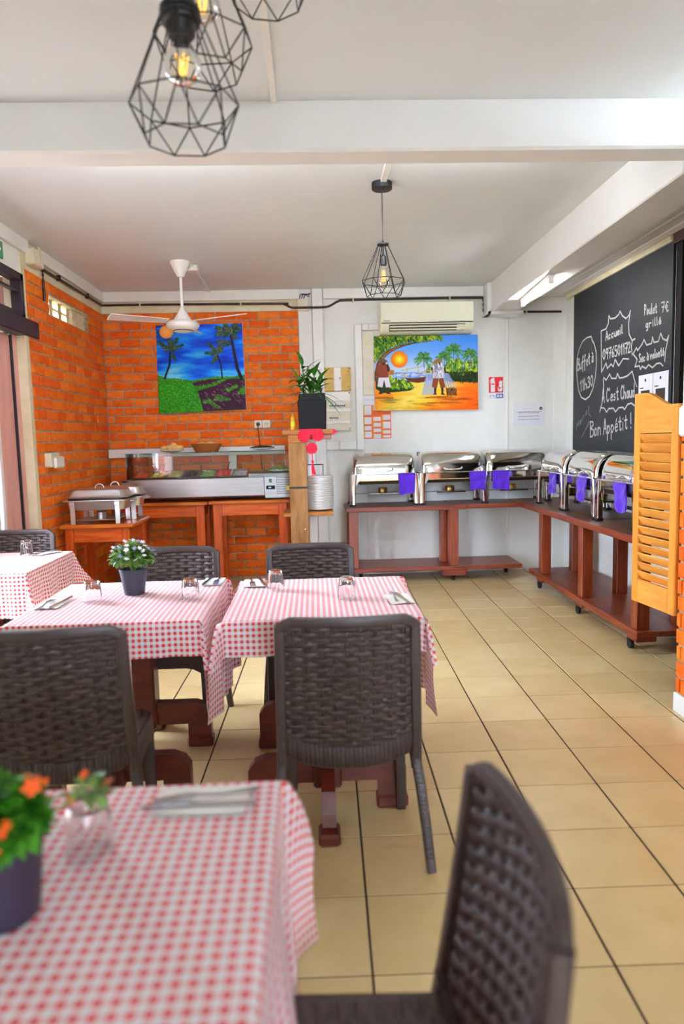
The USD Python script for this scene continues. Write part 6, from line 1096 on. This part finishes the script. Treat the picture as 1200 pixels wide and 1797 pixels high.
def flowers(t, c, R, sq_, n, r, mt, seed):
    r_ = np.random.default_rng(seed); pet = xf(blob(1, (1, .62, .22), 0, 0, 1), (.9, 0, 0))
    for k in range(n):
        d = r_.normal(size=3); d /= np.linalg.norm(d); d[2] = abs(d[2])-.1; p = np.array(c)+d*R*np.array([1, 1, sq_])*r_.uniform(.95, 1.1)
        m = [xf(pet, rz=72*q, ry=0) for q in range(5)]; m = cat(m); m.vertices *= r; obj('flower', xf(m, tuple(p), rx=r_.uniform(-50, 50)+50*(-d[1]), ry=r_.uniform(-40, 40)), mt, t, smooth=True)
t = potted('potted_flowers', 'small grey pot of white and lilac flowers on the left table', (-.838, 3.19, ZT+.0025), .062, .044, .118, 'pot_grey')
bush(t, (0, 0, .17), .092, .82, 520, .030, 'leaf_light', 41); bush(t, (0, 0, .16), .075, .8, 260, .028, 'leaf_bright', 42, 'inner_foliage'); flowers(t, (0, 0, .17), .098, .85, 22, .0065, 'flower_white', 43); flowers(t, (0, 0, .17), .095, .8, 14, .006, 'flower_lilac', 44)
t = potted('potted_flowers', 'dark pot of orange flowers at the left edge of the nearest table', (-.476, .985, ZT+.0025), .062, .050, .118, 'pot_dark')
bush(t, (-.01, 0, .145), .074, .85, 620, .030, 'leaf_bright', 51); bush(t, (0, 0, .135), .062, .8, 260, .030, 'leaf_dark', 52, 'inner_foliage'); flowers(t, (0, 0, .145), .076, .85, 15, .0085, 'flower_orange', 53); flowers(t, (-.02, 0, .15), .078, .9, 5, .009, 'flower_red', 54)
bush(t, (.105, .09, .13), .03, 1.2, 26, .024, 'leaf_light', 57, 'sprig_foliage'); flowers(t, (.105, .09, .135), .03, 1.2, 3, .005, 'flower_orange', 58); obj('sprig_stem', tube(bezier([(.03, .02, .12), (.07, .06, .13), (.105, .09, .15)], 5), .0013, 5), 'leaf_light', t, smooth=True)
t = thing('garden_wall', 'cream outside wall glimpsed through the pierced vent block', 'wall', (-3.45, 5.7, -.07)); obj('render', rbox(0, .15, 0, 1.45, 0, 3.6, .01), 'cream_paint', t); obj('coping', rbox(-.03, .18, -.02, 1.47, 3.6, 3.66, .01), 'white_wall', t)
# greenery seen past the terrace door
for k, (x, y, R, h) in enumerate(((-4.6, 9.4, .8, 1.3), (-3.3, 11.0, .6, .9), (-5.6, 8.2, .9, 1.5))):
    t = thing('garden_shrub', f'blurred green shrub on the terrace outside, {["largest and middle", "smallest", "nearest the road"][k]} one', 'shrub', (x, y, -.07)); P = []
    for q in range(700):
        d = rng.normal(size=3); d /= np.linalg.norm(d); P.append(xf(blade(.16, .04, .6, 4), tuple(d*[R, R, h/2]*rng.uniform(.7, 1)+[0, 0, h/2+.1]), rz=rng.uniform(0, 360), ry=rng.uniform(-80, 40)))
    obj('foliage', P, 'leaf_bright', t, smooth=True, kind='stuff'); obj('stem', tube([(0, 0, 0), (0, 0, h*.6)], .04, 8), 'brown_wood', t)
